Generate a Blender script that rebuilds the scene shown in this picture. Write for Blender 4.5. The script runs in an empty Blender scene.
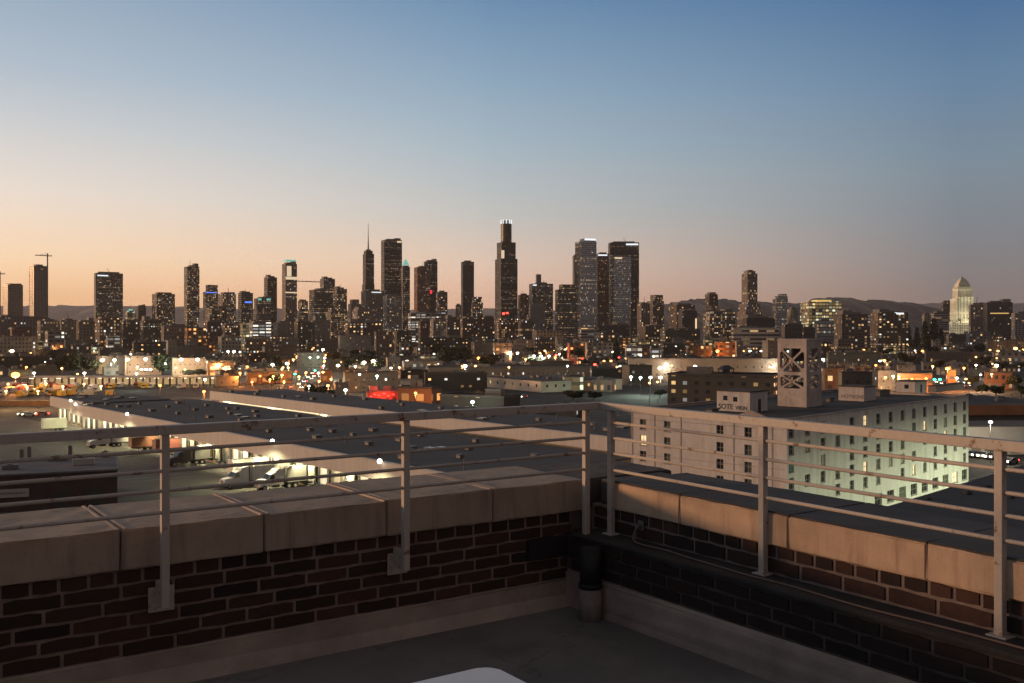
import bpy, bmesh, math, random
from mathutils import Vector, Matrix

# ------------------------------------------------------------------ camera, sky, sun, exposure
S = bpy.context.scene
COL = S.collection
rnd = random.Random(11)
R = math.radians
F, CX, HY, CZ = 988.0, 512.0, 330.0, 30.0          # focal length in pixels, centre column, horizon row, eye height (m)

cam = bpy.data.cameras.new('camera')
camo = bpy.data.objects.new('camera', cam)
COL.objects.link(camo)
cam.sensor_width = 36.0
cam.lens = F / 1024 * 36.0
cam.shift_y = -11.5 / 1024
cam.clip_start = 0.05
cam.clip_end = 60000
camo.location = (0, 0, CZ)
camo.rotation_euler = (R(90), 0, 0)
S.camera = camo

SUN_AZ, SUN_EL = -80.0, 4.6                          # where the afterglow stands, seen from the roof
world = bpy.data.worlds.new('World')
S.world = world
world.use_nodes = True
wt = world.node_tree
wt.nodes.clear()


def wn(t, **kw):
    n = wt.nodes.new(t)
    for k, v in kw.items():
        setattr(n, k, v)
    return n


def lin(c):
    return tuple(((v / 255) / 12.92 if v / 255 <= .04045 else ((v / 255 + .055) / 1.055) ** 2.4) for v in c)


tc = wn('ShaderNodeTexCoord')
nrm = wn('ShaderNodeVectorMath', operation='NORMALIZE')
wt.links.new(tc.outputs['Generated'], nrm.inputs[0])
sep = wn('ShaderNodeSeparateXYZ')
wt.links.new(nrm.outputs[0], sep.inputs[0])
flat = wn('ShaderNodeVectorMath', operation='MULTIPLY')
flat.inputs[1].default_value = (1, 1, 0)
wt.links.new(nrm.outputs[0], flat.inputs[0])
fn = wn('ShaderNodeVectorMath', operation='NORMALIZE')
wt.links.new(flat.outputs[0], fn.inputs[0])
dt = wn('ShaderNodeVectorMath', operation='DOT_PRODUCT')
dt.inputs[1].default_value = (math.sin(R(-50)), math.cos(R(-50)), 0)
wt.links.new(fn.outputs[0], dt.inputs[0])


def ramp(stops, zenith):
    stops = [((HY - y) / math.hypot(F, HY - y), c) for y, c in stops] + [(.78, zenith)]
    r = wn('ShaderNodeValToRGB')
    el = r.color_ramp.elements
    while len(el) < len(stops):
        el.new(0.5)
    for e, (z, c) in zip(el, stops):
        e.position = z
        e.color = (*lin(c), 1)
    wt.links.new(sep.outputs['Z'], r.inputs[0])
    return r


rA = ramp([(330, (280, 214, 154)), (300, (276, 217, 160)), (265, (267, 230, 190)), (205, (243, 229, 216)), (150, (214, 214, 214)), (95, (182, 195, 208)), (0, (147, 170, 193)), (-120, (122, 143, 166))], (106, 105, 102))
rC = ramp([(330, (246, 190, 160)), (300, (252, 202, 172)), (265, (237, 208, 187)), (215, (201, 200, 196)), (150, (171, 188, 199)), (90, (147, 173, 194)), (0, (109, 144, 179)), (-120, (102, 126, 154))], (104, 103, 101))
rB = ramp([(330, (142, 128, 125)), (300, (140, 128, 126)), (255, (133, 134, 139)), (180, (125, 143, 157)), (100, (102, 133, 163)), (0, (66, 108, 153)), (-120, (82, 106, 136))], (102, 101, 99))
rD = ramp([(330, (124, 106, 102)), (250, (132, 112, 108)), (100, (122, 110, 108)), (-200, (110, 103, 106))], (104, 100, 103))


def wmix(a, b, lo, hi):
    mr = wn('ShaderNodeMapRange', clamp=True)
    mr.inputs['From Min'].default_value = lo
    mr.inputs['From Max'].default_value = hi
    wt.links.new(dt.outputs['Value'], mr.inputs['Value'])
    mx = wn('ShaderNodeMix', data_type='RGBA')
    wt.links.new(mr.outputs[0], mx.inputs['Factor'])
    wt.links.new(a, mx.inputs[6])
    wt.links.new(b, mx.inputs[7])
    return mx.outputs[2]


glow = wmix(wmix(wmix(rD.outputs[0], rB.outputs[0], -.5, .2), rC.outputs[0], .27, .67), rA.outputs[0], .66, .93)
nish = wn('ShaderNodeTexSky', sky_type='NISHITA')
nish.sun_disc = False
nish.sun_elevation = R(1.0)
nish.sun_rotation = R(SUN_AZ % 360)
bgA = wn('ShaderNodeBackground')
bgA.inputs['Strength'].default_value = 1.04
wt.links.new(glow, bgA.inputs['Color'])
bgB = wn('ShaderNodeBackground')
bgB.inputs['Strength'].default_value = 0.05
wt.links.new(nish.outputs[0], bgB.inputs['Color'])
mixw = wn('ShaderNodeMixShader')
mixw.inputs[0].default_value = 0.04
wt.links.new(bgA.outputs[0], mixw.inputs[1])
wt.links.new(bgB.outputs[0], mixw.inputs[2])
wo = wn('ShaderNodeOutputWorld')
wt.links.new(mixw.outputs[0], wo.inputs['Surface'])

sun = bpy.data.lights.new('sun', 'SUN')
sun.energy = 2.5
sun.angle = R(5)
sun.color = (1.0, .55, .28)
suno = bpy.data.objects.new('sun', sun)
COL.objects.link(suno)
_d = Vector((math.sin(R(SUN_AZ)) * math.cos(R(SUN_EL)), math.cos(R(SUN_AZ)) * math.cos(R(SUN_EL)), math.sin(R(SUN_EL))))
suno.rotation_euler = _d.to_track_quat('Z', 'Y').to_euler()
suno.location = (-200, 60, 120)

vs = S.view_settings
vs.view_transform = 'Standard'
vs.look = 'None'
vs.exposure = 0.0
vs.gamma = 1.0
vs.use_curve_mapping = False
S.render.engine = 'CYCLES'
cy = S.cycles
cy.use_denoising = True
cy.max_bounces = 5
cy.diffuse_bounces = 3
cy.glossy_bounces = 2
cy.transmission_bounces = 2
cy.transparent_max_bounces = 6
cy.volume_bounces = 0
cy.sample_clamp_indirect = 2.0
cy.sample_clamp_direct = 0
cy.caustics_reflective = False
cy.caustics_refractive = False
cy.use_light_tree = True

# ------------------------------------------------------------------ helpers


def ground_at(x, y, z=0.0):
    Y = (CZ - z) * F / (y - HY)
    return Vector(((x - CX) / F * Y, Y, z))


def tag(o, label=None, cat=None, group=None, kind=None):
    if label:
        o['label'] = label
    if cat:
        o['category'] = cat
    if group:
        o['group'] = group
    if kind:
        o['kind'] = kind
    return o


def link(o, parent=None):
    COL.objects.link(o)
    if parent:
        o.parent = parent
    return o


def mesh_of(name, bm, mats, smooth=False):
    bmesh.ops.recalc_face_normals(bm, faces=bm.faces)
    me = bpy.data.meshes.new(name)
    bm.to_mesh(me)
    bm.free()
    for m in (mats if isinstance(mats, (list, tuple)) else [mats]):
        me.materials.append(m)
    if smooth:
        for p in me.polygons:
            p.use_smooth = True
    return me


def obj(name, bm, mats, parent=None, smooth=False, loc=None, rot=None):
    o = bpy.data.objects.new(name, mesh_of(name, bm, mats, smooth))
    if loc is not None:
        o.location = loc
    if rot is not None:
        o.rotation_euler = rot
    return link(o, parent)


def empty(name, loc=(0, 0, 0), rz=0.0):
    o = bpy.data.objects.new(name, None)
    o.empty_display_size = .3
    o.location = loc
    o.rotation_euler = (0, 0, rz)
    return link(o)


def copy_tree(o, parent=None):
    c = o.copy()
    link(c, parent)
    for ch in o.children:
        copy_tree(ch, c)
    return c


def box(bm, x0, x1, y0, y1, z0, z1, mi=0):
    vsx = [bm.verts.new((x, y, z)) for x in (x0, x1) for y in (y0, y1) for z in (z0, z1)]
    fs = []
    for q in ((0, 1, 3, 2), (4, 6, 7, 5), (0, 4, 5, 1), (2, 3, 7, 6), (0, 2, 6, 4), (1, 5, 7, 3)):
        f = bm.faces.new([vsx[i] for i in q])
        f.material_index = mi
        fs.append(f)
    return vsx


def bbox(bm, x0, x1, y0, y1, z0, z1, bev=.01, seg=2):
    b2 = bmesh.new()
    box(b2, x0, x1, y0, y1, z0, z1)
    bmesh.ops.bevel(b2, geom=list(b2.edges), offset=bev, segments=seg, affect='EDGES', profile=.6)
    me = bpy.data.meshes.new('tmp')
    b2.to_mesh(me)
    b2.free()
    bm.from_mesh(me)
    bpy.data.meshes.remove(me)


def cyl(bm, p0, p1, r0, r1=None, n=10, caps=True):
    r1 = r0 if r1 is None else r1
    p0, p1 = Vector(p0), Vector(p1)
    ax = (p1 - p0).normalized()
    t = Vector((1, 0, 0)) if abs(ax.x) < .9 else Vector((0, 1, 0))
    a = ax.cross(t).normalized()
    b = ax.cross(a)
    A, B = [], []
    for i in range(n):
        c, s = math.cos(2 * math.pi * i / n), math.sin(2 * math.pi * i / n)
        A.append(bm.verts.new(p0 + (a * c + b * s) * r0))
        B.append(bm.verts.new(p1 + (a * c + b * s) * r1))
    for i in range(n):
        j = (i + 1) % n
        bm.faces.new((A[i], A[j], B[j], B[i]))
    if caps:
        bm.faces.new(A[::-1])
        bm.faces.new(B)


def beam(bm, p0, p1, w, h):
    p0, p1 = Vector(p0), Vector(p1)
    ax = (p1 - p0).normalized()
    up = Vector((0, 0, 1)) if abs(ax.z) < .9 else Vector((0, 1, 0))
    s = ax.cross(up).normalized() * w / 2
    u = s.cross(ax).normalized() * h / 2
    q = [bm.verts.new(p + a + b) for p in (p0, p1) for a, b in ((s, u), (-s, u), (-s, -u), (s, -u))]
    for f in ((0, 1, 2, 3), (7, 6, 5, 4), (0, 4, 5, 1), (1, 5, 6, 2), (2, 6, 7, 3), (3, 7, 4, 0)):
        bm.faces.new([q[i] for i in f])



def to_mesh(o):
    """curve or text object -> mesh object of the same name"""
    bpy.context.view_layer.update()
    me = bpy.data.meshes.new_from_object(o.evaluated_get(bpy.context.evaluated_depsgraph_get()))
    n = bpy.data.objects.new('tmp', me)
    nm, loc, rot, par = o.name, o.location.copy(), o.rotation_euler.copy(), o.parent
    bpy.data.objects.remove(o)
    n.name = nm
    n.location, n.rotation_euler = loc, rot
    link(n, par)
    return n


# ------------------------------------------------------------------ materials
_MC = {}


class NT:
    def __init__(self, name):
        self.mat = bpy.data.materials.new(name)
        self.mat.use_nodes = True
        self.t = self.mat.node_tree
        self.p = self.t.nodes['Principled BSDF']

    def n(self, t, **kw):
        k = self.t.nodes.new(t)
        for a, v in kw.items():
            setattr(k, a, v)
        return k

    def put(self, sock, v):
        if hasattr(v, 'is_output'):
            self.t.links.new(v, sock)
        else:
            sock.default_value = v

    def m(self, op, a, b=0.0, c=None):
        k = self.n('ShaderNodeMath', operation=op)
        self.put(k.inputs[0], a)
        self.put(k.inputs[1], b)
        if c is not None:
            self.put(k.inputs[2], c)
        return k.outputs[0]

    def mix(self, f, a, b):
        k = self.n('ShaderNodeMix', data_type='RGBA')
        self.put(k.inputs[0], f)
        for s, v in ((k.inputs[6], a), (k.inputs[7], b)):
            self.put(s, (*v, 1) if isinstance(v, tuple) and len(v) == 3 else v)
        return k.outputs[2]

    def noise(self, scale, detail=4, rough=.6, coord='Object', stretch=None, w=None):
        tcn = self.n('ShaderNodeTexCoord')
        src = tcn.outputs[coord]
        if stretch:
            mp = self.n('ShaderNodeMapping')
            mp.inputs['Scale'].default_value = stretch
            self.put(mp.inputs[0], src)
            src = mp.outputs[0]
        k = self.n('ShaderNodeTexNoise')
        self.put(k.inputs['Vector'], src)
        k.inputs['Scale'].default_value = scale
        k.inputs['Detail'].default_value = detail
        k.inputs['Roughness'].default_value = rough
        return k.outputs['Fac']

    def rng(self, v, a, b, c=0., d=1.):
        k = self.n('ShaderNodeMapRange', clamp=True)
        self.put(k.inputs[0], v)
        for i, q in zip((1, 2, 3, 4), (a, b, c, d)):
            k.inputs[i].default_value = q
        return k.outputs[0]

    def bump(self, h, s=.3, d=.01):
        k = self.n('ShaderNodeBump')
        k.inputs['Strength'].default_value = s
        k.inputs['Distance'].default_value = d
        self.put(k.inputs['Height'], h)
        self.put(self.p.inputs['Normal'], k.outputs[0])


def plain(name, col, rough=.8, var=.25, scale=1.5, stain=None, bump=0., metal=0., stretch=None, bd=.01):
    """a matt surface with uneven tone, stains and a little relief"""
    if name in _MC:
        return _MC[name]
    k = NT(name)
    n1 = k.noise(scale, 6, .65, stretch=stretch)
    c = k.mix(k.rng(n1, .3, .7), tuple(v * (1 - var) for v in col), tuple(min(1, v * (1 + var)) for v in col))
    if stain:
        n2 = k.noise(scale * .35, 8, .7)
        c = k.mix(k.rng(n2, .52, .7), c, stain)
    k.put(k.p.inputs['Base Color'], c)
    k.p.inputs['Roughness'].default_value = rough
    k.p.inputs['Metallic'].default_value = metal
    if bump:
        k.bump(k.noise(scale * 8, 6, .7), bump, bd)
    _MC[name] = k.mat
    return k.mat


def emit(name, col, strength):
    if name in _MC:
        return _MC[name]
    k = NT(name)
    k.p.inputs['Base Color'].default_value = (.3, .3, .3, 1)
    k.p.inputs['Emission Color'].default_value = (*col, 1)
    k.p.inputs['Emission Strength'].default_value = strength
    k.mat.cycles.emission_sampling = 'NONE'
    _MC[name] = k.mat
    return k.mat


def facade(name, wall, glass=(.03, .034, .04), bay=3., fh=3.6, wu=.6, wv=.5, lit=.12, warm=(1, .60, .27), cool=(.95, .95, .85),
           coolp=.25, stre=1.1, row=0., rough=.3, wrough=.8, spec=.5, metal=0.):
    """window grid in wall metres (UV): each window is dark glass or lit at random, walls are unevenly toned"""
    if name in _MC:
        return _MC[name]
    k = NT(name)
    uv = k.n('ShaderNodeUVMap')
    sp = k.n('ShaderNodeSeparateXYZ')
    k.put(sp.inputs[0], uv.outputs[0])
    oi = k.n('ShaderNodeObjectInfo')
    ra = oi.outputs['Random']
    u = k.m('DIVIDE', sp.outputs[0], k.m('MULTIPLY', k.m('ADD', k.m('MULTIPLY', k.m('FRACT', k.m('MULTIPLY', ra, 17.)), .7), .75), bay))
    v = k.m('DIVIDE', sp.outputs[1], k.m('MULTIPLY', k.m('ADD', k.m('MULTIPLY', k.m('FRACT', k.m('MULTIPLY', ra, 7.)), .35), .88), fh))
    cu, cv = k.m('FLOOR', u), k.m('FLOOR', v)
    mu = k.m('LESS_THAN', k.m('ABSOLUTE', k.m('SUBTRACT', k.m('FRACT', u), .5)), wu / 2)
    mv = k.m('LESS_THAN', k.m('ABSOLUTE', k.m('SUBTRACT', k.m('FRACT', v), .5)), wv / 2)
    mask = k.m('MULTIPLY', mu, mv)
    rd = k.m('MULTIPLY', oi.outputs['Random'], 97.)

    def white(a, b, c):
        cb = k.n('ShaderNodeCombineXYZ')
        for i, q in enumerate((a, b, c)):
            k.put(cb.inputs[i], q)
        w = k.n('ShaderNodeTexWhiteNoise', noise_dimensions='3D')
        k.put(w.inputs['Vector'], cb.outputs[0])
        return w
    w1 = white(cu, cv, rd)
    w2 = white(k.m('ADD', cv, 41.), k.m('FLOOR', k.m('DIVIDE', cu, 40.)), rd)
    w3 = white(k.m('ADD', cu, 13.), k.m('ADD', cv, 29.), rd)
    p = k.m('ADD', k.m('MULTIPLY', k.m('LESS_THAN', w2.outputs['Value'], row), .55), k.m('MULTIPLY', k.m('ADD', k.m('MULTIPLY', k.m('FRACT', k.m('MULTIPLY', ra, 13.)), 1.1), .4), lit))
    on = k.m('LESS_THAN', w1.outputs['Value'], p)
    sc = k.n('ShaderNodeSeparateColor')
    k.put(sc.inputs[0], w3.outputs['Color'])
    bright = k.m('ADD', k.m('MULTIPLY', k.m('POWER', sc.outputs[0], 4.), 1.1), .12)
    colr = k.mix(k.m('LESS_THAN', sc.outputs[1], coolp), warm, cool)
    st = k.m('MULTIPLY', k.m('MULTIPLY', k.m('MULTIPLY', on, mask), bright), stre)
    wn_ = k.noise(.06, 5, .6)
    wall_c = k.mix(k.rng(wn_, .3, .7), tuple(q * .78 for q in wall), tuple(q * 1.18 for q in wall))
    k.put(k.p.inputs['Base Color'], k.mix(mask, wall_c, glass))
    k.put(k.p.inputs['Roughness'], k.m('ADD', k.m('MULTIPLY', mask, rough - wrough), wrough))
    k.p.inputs['Specular IOR Level'].default_value = spec
    if metal:
        k.put(k.p.inputs['Metallic'], k.m('MULTIPLY', mask, metal))
    k.put(k.p.inputs['Emission Color'], colr)
    k.put(k.p.inputs['Emission Strength'], st)
    k.mat.cycles.emission_sampling = 'NONE'
    _MC[name] = k.mat
    return k.mat


ST = {
    'slab': lambda: facade('raw_concrete_facade', (0.270, 0.223, 0.189), glass=(.10, .085, .08), bay=5, fh=3.4, wu=.7, wv=.45, lit=0.014, stre=.5),
    'office': lambda: facade('dark_office_facade', (0.074, 0.065, 0.057), glass=(.13, .13, .13), metal=.6, bay=1.9, fh=3.9, wu=.8, wv=.5, lit=0.20, row=.22, stre=.55),
    'black': lambda: facade('black_tower_facade', (0.041, 0.035, 0.032), glass=(.085, .08, .08), metal=.6, bay=1.7, fh=3.9, wu=.6, wv=.5, lit=0.11, row=.16, stre=.55),
    'glass': lambda: facade('blue_glass_facade', (0.068, 0.074, 0.081), glass=(.30, .36, .39), metal=.85, bay=2.0, fh=3.9, wu=.88, wv=.72, lit=0.13, row=.2, stre=.42, rough=.12, spec=1.),
    'red': lambda: facade('red_granite_facade', (0.203, 0.095, 0.061), bay=2.6, fh=3.9, wu=.5, wv=.5, lit=0.170, row=.1, stre=.7),
    'resi': lambda: facade('apartment_facade', (0.149, 0.121, 0.101), bay=3.0, fh=3.2, wu=.6, wv=.55, lit=0.459, stre=1.0, coolp=.18),
    'stone': lambda: facade('stone_facade', (0.223, 0.182, 0.152), bay=3.4, fh=3.8, wu=.42, wv=.55, lit=0.170, row=.05, stre=1.1),
    'old': lambda: facade('old_brick_facade', (0.132, 0.081, 0.058), bay=3.6, fh=3.7, wu=.45, wv=.55, lit=0.255, row=.06, stre=1.7),
    'brown': lambda: facade('brown_facade', (0.141, 0.108, 0.086), bay=3.6, fh=3.6, wu=.5, wv=.55, lit=0.289, row=.08, stre=1.4),
    'pale': lambda: facade('pale_facade', (0.285, 0.251, 0.218), bay=4., fh=3.7, wu=.45, wv=.5, lit=0.238, row=.10, stre=1.0),
    'bands': lambda: facade('banded_facade', (0.413, 0.367, 0.333), bay=9., fh=4., wu=.98, wv=.5, lit=0.170, row=.10, stre=.7),
    'bright': lambda: facade('bright_office_facade', (0.270, 0.230, 0.162), bay=4., fh=4., wu=.82, wv=.6, lit=0.600, row=.4, stre=1.0, warm=(1, .70, .30), cool=(.92, .95, .65)),
    'whitelit': lambda: facade('white_lit_facade', (0.270, 0.243, 0.216), bay=6., fh=4.2, wu=.8, wv=.5, lit=0.600, row=.3, stre=1.5, warm=(1, .86, .68), cool=(.95, 1, .98)),
    'orange': lambda: facade('orange_lit_facade', (0.267, 0.134, 0.073), bay=5., fh=4., wu=.5, wv=.5, lit=0.510, row=.2, stre=2.0, warm=(1, .38, .10), cool=(1, .6, .3)),
    'blank': lambda: facade('blank_wall_facade', (0.205, 0.186, 0.161), bay=4.4, fh=4.0, wu=.18, wv=.25, lit=.22, stre=1.7),
    'shed': lambda: facade('grey_shed_facade', (0.110, 0.099, 0.088), bay=3.4, fh=4.0, wu=.26, wv=.28, lit=.26, stre=1.7, coolp=.4),
    'darkshed': lambda: facade('dark_shed_facade', (0.060, 0.053, 0.047), bay=3.4, fh=4.0, wu=.34, wv=.30, lit=.28, stre=1.8, warm=(1, .55, .2)),
    'court': lambda: facade('dark_grey_facade', (0.084, 0.074, 0.068), bay=2.4, fh=4., wu=.45, wv=.6, lit=0.051, row=.05, stre=.8),
    'olive': lambda: facade('olive_block_facade', (0.098, 0.088, 0.068), bay=2.7, fh=3.1, wu=.36, wv=.42, lit=.30, stre=1.5, row=.1, warm=(1, .60, .22)),
    'peach': lambda: facade('peach_stucco_facade', (.46, .30, .20), bay=3.6, fh=5.2, wu=.22, wv=.18, lit=.05, stre=.9),
}
ROOF = [plain('dark_flat_roof', (.045, .041, .039), .9, .35, .12), plain('grey_flat_roof', (.095, .087, .083), .9, .3, .1),
        plain('brown_flat_roof', (.07, .055, .047), .9, .3, .1), plain('pale_flat_roof', (.20, .18, .17), .85, .25, .1)]
MECH = plain('rooftop_metal', (.16, .15, .14), .6, .25, .3)
DARKM = plain('dark_metal', (.03, .03, .03), .5, .2, 1)
POLE = plain('lamp_pole_metal', (.09, .085, .08), .5, .2, 1)
EOFF = {
    'white': emit('white_lamp_glow', (1, .88, .66), 7.),
    'amber': emit('amber_lamp_glow', (1, .50, .14), 6.),
    'orange': emit('orange_lamp_glow', (1, .30, .05), 9.),
    'green': emit('greenish_lamp_glow', (.72, 1, .82), 7.),
    'red': emit('red_lamp_glow', (1, .05, .03), 5.),
    'signalgreen': emit('green_signal_glow', (.05, 1, .55), 5.),
    'blue': emit('blue_lamp_glow', (.25, .55, 1), 6.),
    'head': emit('headlight_glow', (1, .85, .6), 6.),
    'teal': emit('teal_sign_glow', (.25, .8, .66), .55),
    'sign': emit('white_sign_glow', (.9, .95, 1), 1.1),
    'warmsign': emit('warm_sign_glow', (1, .75, .48), .75),
    'bluesign': emit('blue_sign_glow', (.08, .22, 1), 1.4),
    'greensign': emit('green_sign_glow', (.1, .9, .2), 1.0),
    'strip': emit('cream_strip_light', (1, .80, .46), 1.3),
    'interior': emit('lit_interior_glow', (1, .82, .52), .8),
    'warmwin': emit('lit_window_glow', (1, .72, .36), 1.1),
    'yellow': emit('yellow_window_glow', (1, .62, .16), .75),
    'neon': emit('red_neon_glow', (1, .03, .03), .8),
}

REFS = []     # (short phrase, screen x, screen y, depth): what labels of small things point at


def screen(p):
    return (CX + p[0] / p[1] * F, HY + (CZ - p[2]) / p[1] * F)

# ------------------------------------------------------------------ the ground and the hills
HAZE = 3.3e-5
asphalt = plain('city_ground', (.024, .022, .020), .9, .35, .02, stain=(.040, .034, .028))
bm = bmesh.new()
bmesh.ops.create_grid(bm, x_segments=2, y_segments=2, size=30000)
tag(obj('ground', bm, asphalt), kind='structure')

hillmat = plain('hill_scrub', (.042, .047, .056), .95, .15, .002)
far_m = plain('haze_paled_hills', (.27, .215, .20), .95, .12, .001)  # pale tone paints distance haze into the far hills
for nm, Y, prof in (
        ('hills', 12500, [(-260, 316), (-60, 309), (0, 306), (60, 305), (95, 306), (150, 306), (215, 308), (275, 309), (350, 311), (440, 309), (500, 308), (560, 310), (640, 308), (720, 304), (860, 303), (925, 303), (960, 304), (1010, 303), (1100, 304), (1300, 312)]),
        ('hills', 9000, [(560, 325), (640, 312), (672, 303), (690, 300), (706, 298.5), (722, 299), (736, 301), (765, 302.5), (795, 303.5), (815, 300), (830, 297), (848, 298), (866, 300.5), (880, 300), (905, 303.5), (930, 311), (960, 318), (1000, 326)])):
    bm = bmesh.new()
    rows = []
    h = random.Random(3)
    xs = [prof[0][0] + (prof[-1][0] - prof[0][0]) * i / 220 for i in range(221)]
    for x in xs:
        for (xa, ya), (xb, yb) in zip(prof, prof[1:]):
            if xa <= x <= xb:
                y = ya + (yb - ya) * (x - xa) / (xb - xa)
        H = max(5, CZ - (y - HY) / F * Y + h.uniform(-7, 7) + 6 * math.sin(x * .21))
        X = (x - CX) / F * Y
        rows.append([bm.verts.new((X + h.uniform(-60, 60), Y + (t - .55) * 3200 + h.uniform(-90, 90), H * k)) for t, k in ((0, 0), (.15, .32 + h.uniform(-.08, .08)), (.33, .66 + h.uniform(-.12, .12)), (.55, 1), (.8, .6), (1.1, 0))])
    for a, b in zip(rows, rows[1:]):
        for i in range(5):
            bm.faces.new((a[i], b[i], b[i + 1], a[i + 1]))
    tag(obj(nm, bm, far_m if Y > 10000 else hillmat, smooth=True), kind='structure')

hz_m = bpy.data.materials.new('dusk_haze')
hz_m.use_nodes = True
_t = hz_m.node_tree
_t.nodes.clear()
_o = _t.nodes.new('ShaderNodeOutputMaterial')
_v = _t.nodes.new('ShaderNodeVolumePrincipled')
_v.inputs['Color'].default_value = (.92, .88, .86, 1)
_v.inputs['Density'].default_value = HAZE
_v.inputs['Anisotropy'].default_value = .25
_t.links.new(_v.outputs[0], _o.inputs['Volume'])
bm = bmesh.new()
box(bm, -14500, 14500, -1500, 14200, -1.0, 520)
tag(obj('haze', bm, hz_m), kind='stuff')

# ------------------------------------------------------------------ our own rooftop: corner frame and levels
C0 = Vector((.520, 6.531, CZ))
dL, dR = Vector((.824, .5664, 0)), Vector((-.5664, .824, 0))
AL = math.atan2(-dL.y, -dL.x)        # local +x runs left along the left parapet, +y is inward
AR = math.atan2(-dR.y, -dR.x)        # local +x runs right along the right parapet, +y is outward
ZF = -1.775

fk = NT('rooftop_concrete')
f1 = fk.noise(1.1, 8, .7)
f2 = fk.noise(.55, 6, .65)
f3 = fk.noise(7, 8, .75)
f4 = fk.noise(70, 3, .6)
fc = fk.mix(fk.rng(f1, .3, .7), (.16, .146, .14), (.23, .212, .205))
fc = fk.mix(fk.rng(f2, .50, .58, 0, .75), fc, (.115, .105, .10))
fc = fk.mix(fk.rng(f3, .58, .74, 0, .5), fc, (.24, .22, .21))
fc = fk.mix(fk.rng(f4, .60, .72, 0, .5), fc, (.07, .065, .062))
vor = fk.n('ShaderNodeTexVoronoi', feature='DISTANCE_TO_EDGE')
vor.inputs['Scale'].default_value = .62
tcf = fk.n('ShaderNodeTexCoord')
vm = fk.n('ShaderNodeVectorMath', operation='ADD')
nzf = fk.n('ShaderNodeTexNoise')
nzf.inputs['Scale'].default_value = 2.5
nzf.inputs['Detail'].default_value = 6
fk.put(nzf.inputs['Vector'], tcf.outputs['Object'])
sc_ = fk.n('ShaderNodeVectorMath', operation='SCALE')
fk.put(sc_.inputs[0], nzf.outputs['Color'])
sc_.inputs['Scale'].default_value = .5
fk.put(vm.inputs[0], tcf.outputs['Object'])
fk.put(vm.inputs[1], sc_.outputs[0])
fk.put(vor.inputs['Vector'], vm.outputs[0])
fc = fk.mix(fk.rng(vor.outputs['Distance'], 0, .005, .4, 0), fc, (.03, .028, .027))
fk.put(fk.p.inputs['Base Color'], fc)
fk.put(fk.p.inputs['Roughness'], fk.rng(f2, .45, .6, .9, .55))
fk.bump(f3, .35, .01)
floor_m = fk.mat
base_m = plain('cement_render', (.34, .27, .22), .9, .3, 2.2, stain=(.17, .14, .12), bump=.35)


def coping_mat(name, col, streak):
    k = NT(name)
    n1 = k.noise(2.6, 6, .65)
    n2 = k.noise(14, 6, .7, stretch=(1, 1, .10))
    n3 = k.noise(1.1, 8, .7)
    n4 = k.noise(60, 3, .6)
    c = k.mix(k.rng(n1, .3, .7), tuple(v * .82 for v in col), tuple(v * 1.14 for v in col))
    c = k.mix(k.rng(n2, .50, .68, 0, .75), c, streak)
    c = k.mix(k.rng(n3, .57, .72, 0, .7), c, streak)
    c = k.mix(k.rng(k.noise(5.5, 10, .8), .60, .66, 0, .55), c, tuple(v * .55 for v in col))
    c = k.mix(k.rng(n4, .62, .75, 0, .35), c, tuple(v * .5 for v in col))
    k.put(k.p.inputs['Base Color'], c)
    k.p.inputs['Roughness'].default_value = .9
    k.bump(k.noise(26, 8, .75), .5, .01)
    return k.mat


cop_m = coping_mat('precast_coping', (.40, .312, .24), (.23, .178, .14))
copr_m = coping_mat('warm_lit_precast_coping', (.56, .40, .275), (.33, .22, .15))  # peach tint puts the warm light on this side into the colour
copd_m = plain('coping_tar_sheet', (.068, .06, .058), .85, .3, 2.0, stain=(.10, .088, .08), bump=.35)
mort_m = plain('mortar', (.26, .195, .16), .95, .25, 14, bump=.6)
tar_m = plain('black_tar', (.014, .013, .013), .7, .4, 5, bump=.5)
joint_m = plain('joint_mortar', (.50, .40, .34), .95, .2, 8, bump=.4)


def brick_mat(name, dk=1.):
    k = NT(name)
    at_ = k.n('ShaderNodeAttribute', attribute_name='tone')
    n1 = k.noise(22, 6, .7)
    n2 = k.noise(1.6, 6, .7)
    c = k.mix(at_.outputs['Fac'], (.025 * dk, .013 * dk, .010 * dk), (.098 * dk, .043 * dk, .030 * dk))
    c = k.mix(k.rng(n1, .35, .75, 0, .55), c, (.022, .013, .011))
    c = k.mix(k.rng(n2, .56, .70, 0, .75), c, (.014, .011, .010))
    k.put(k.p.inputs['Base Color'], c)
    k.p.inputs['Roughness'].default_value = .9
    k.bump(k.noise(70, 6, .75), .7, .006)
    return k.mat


brick_m = brick_mat('dark_red_brick')
brickd_m = brick_mat('tarred_brick', .35)


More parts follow.
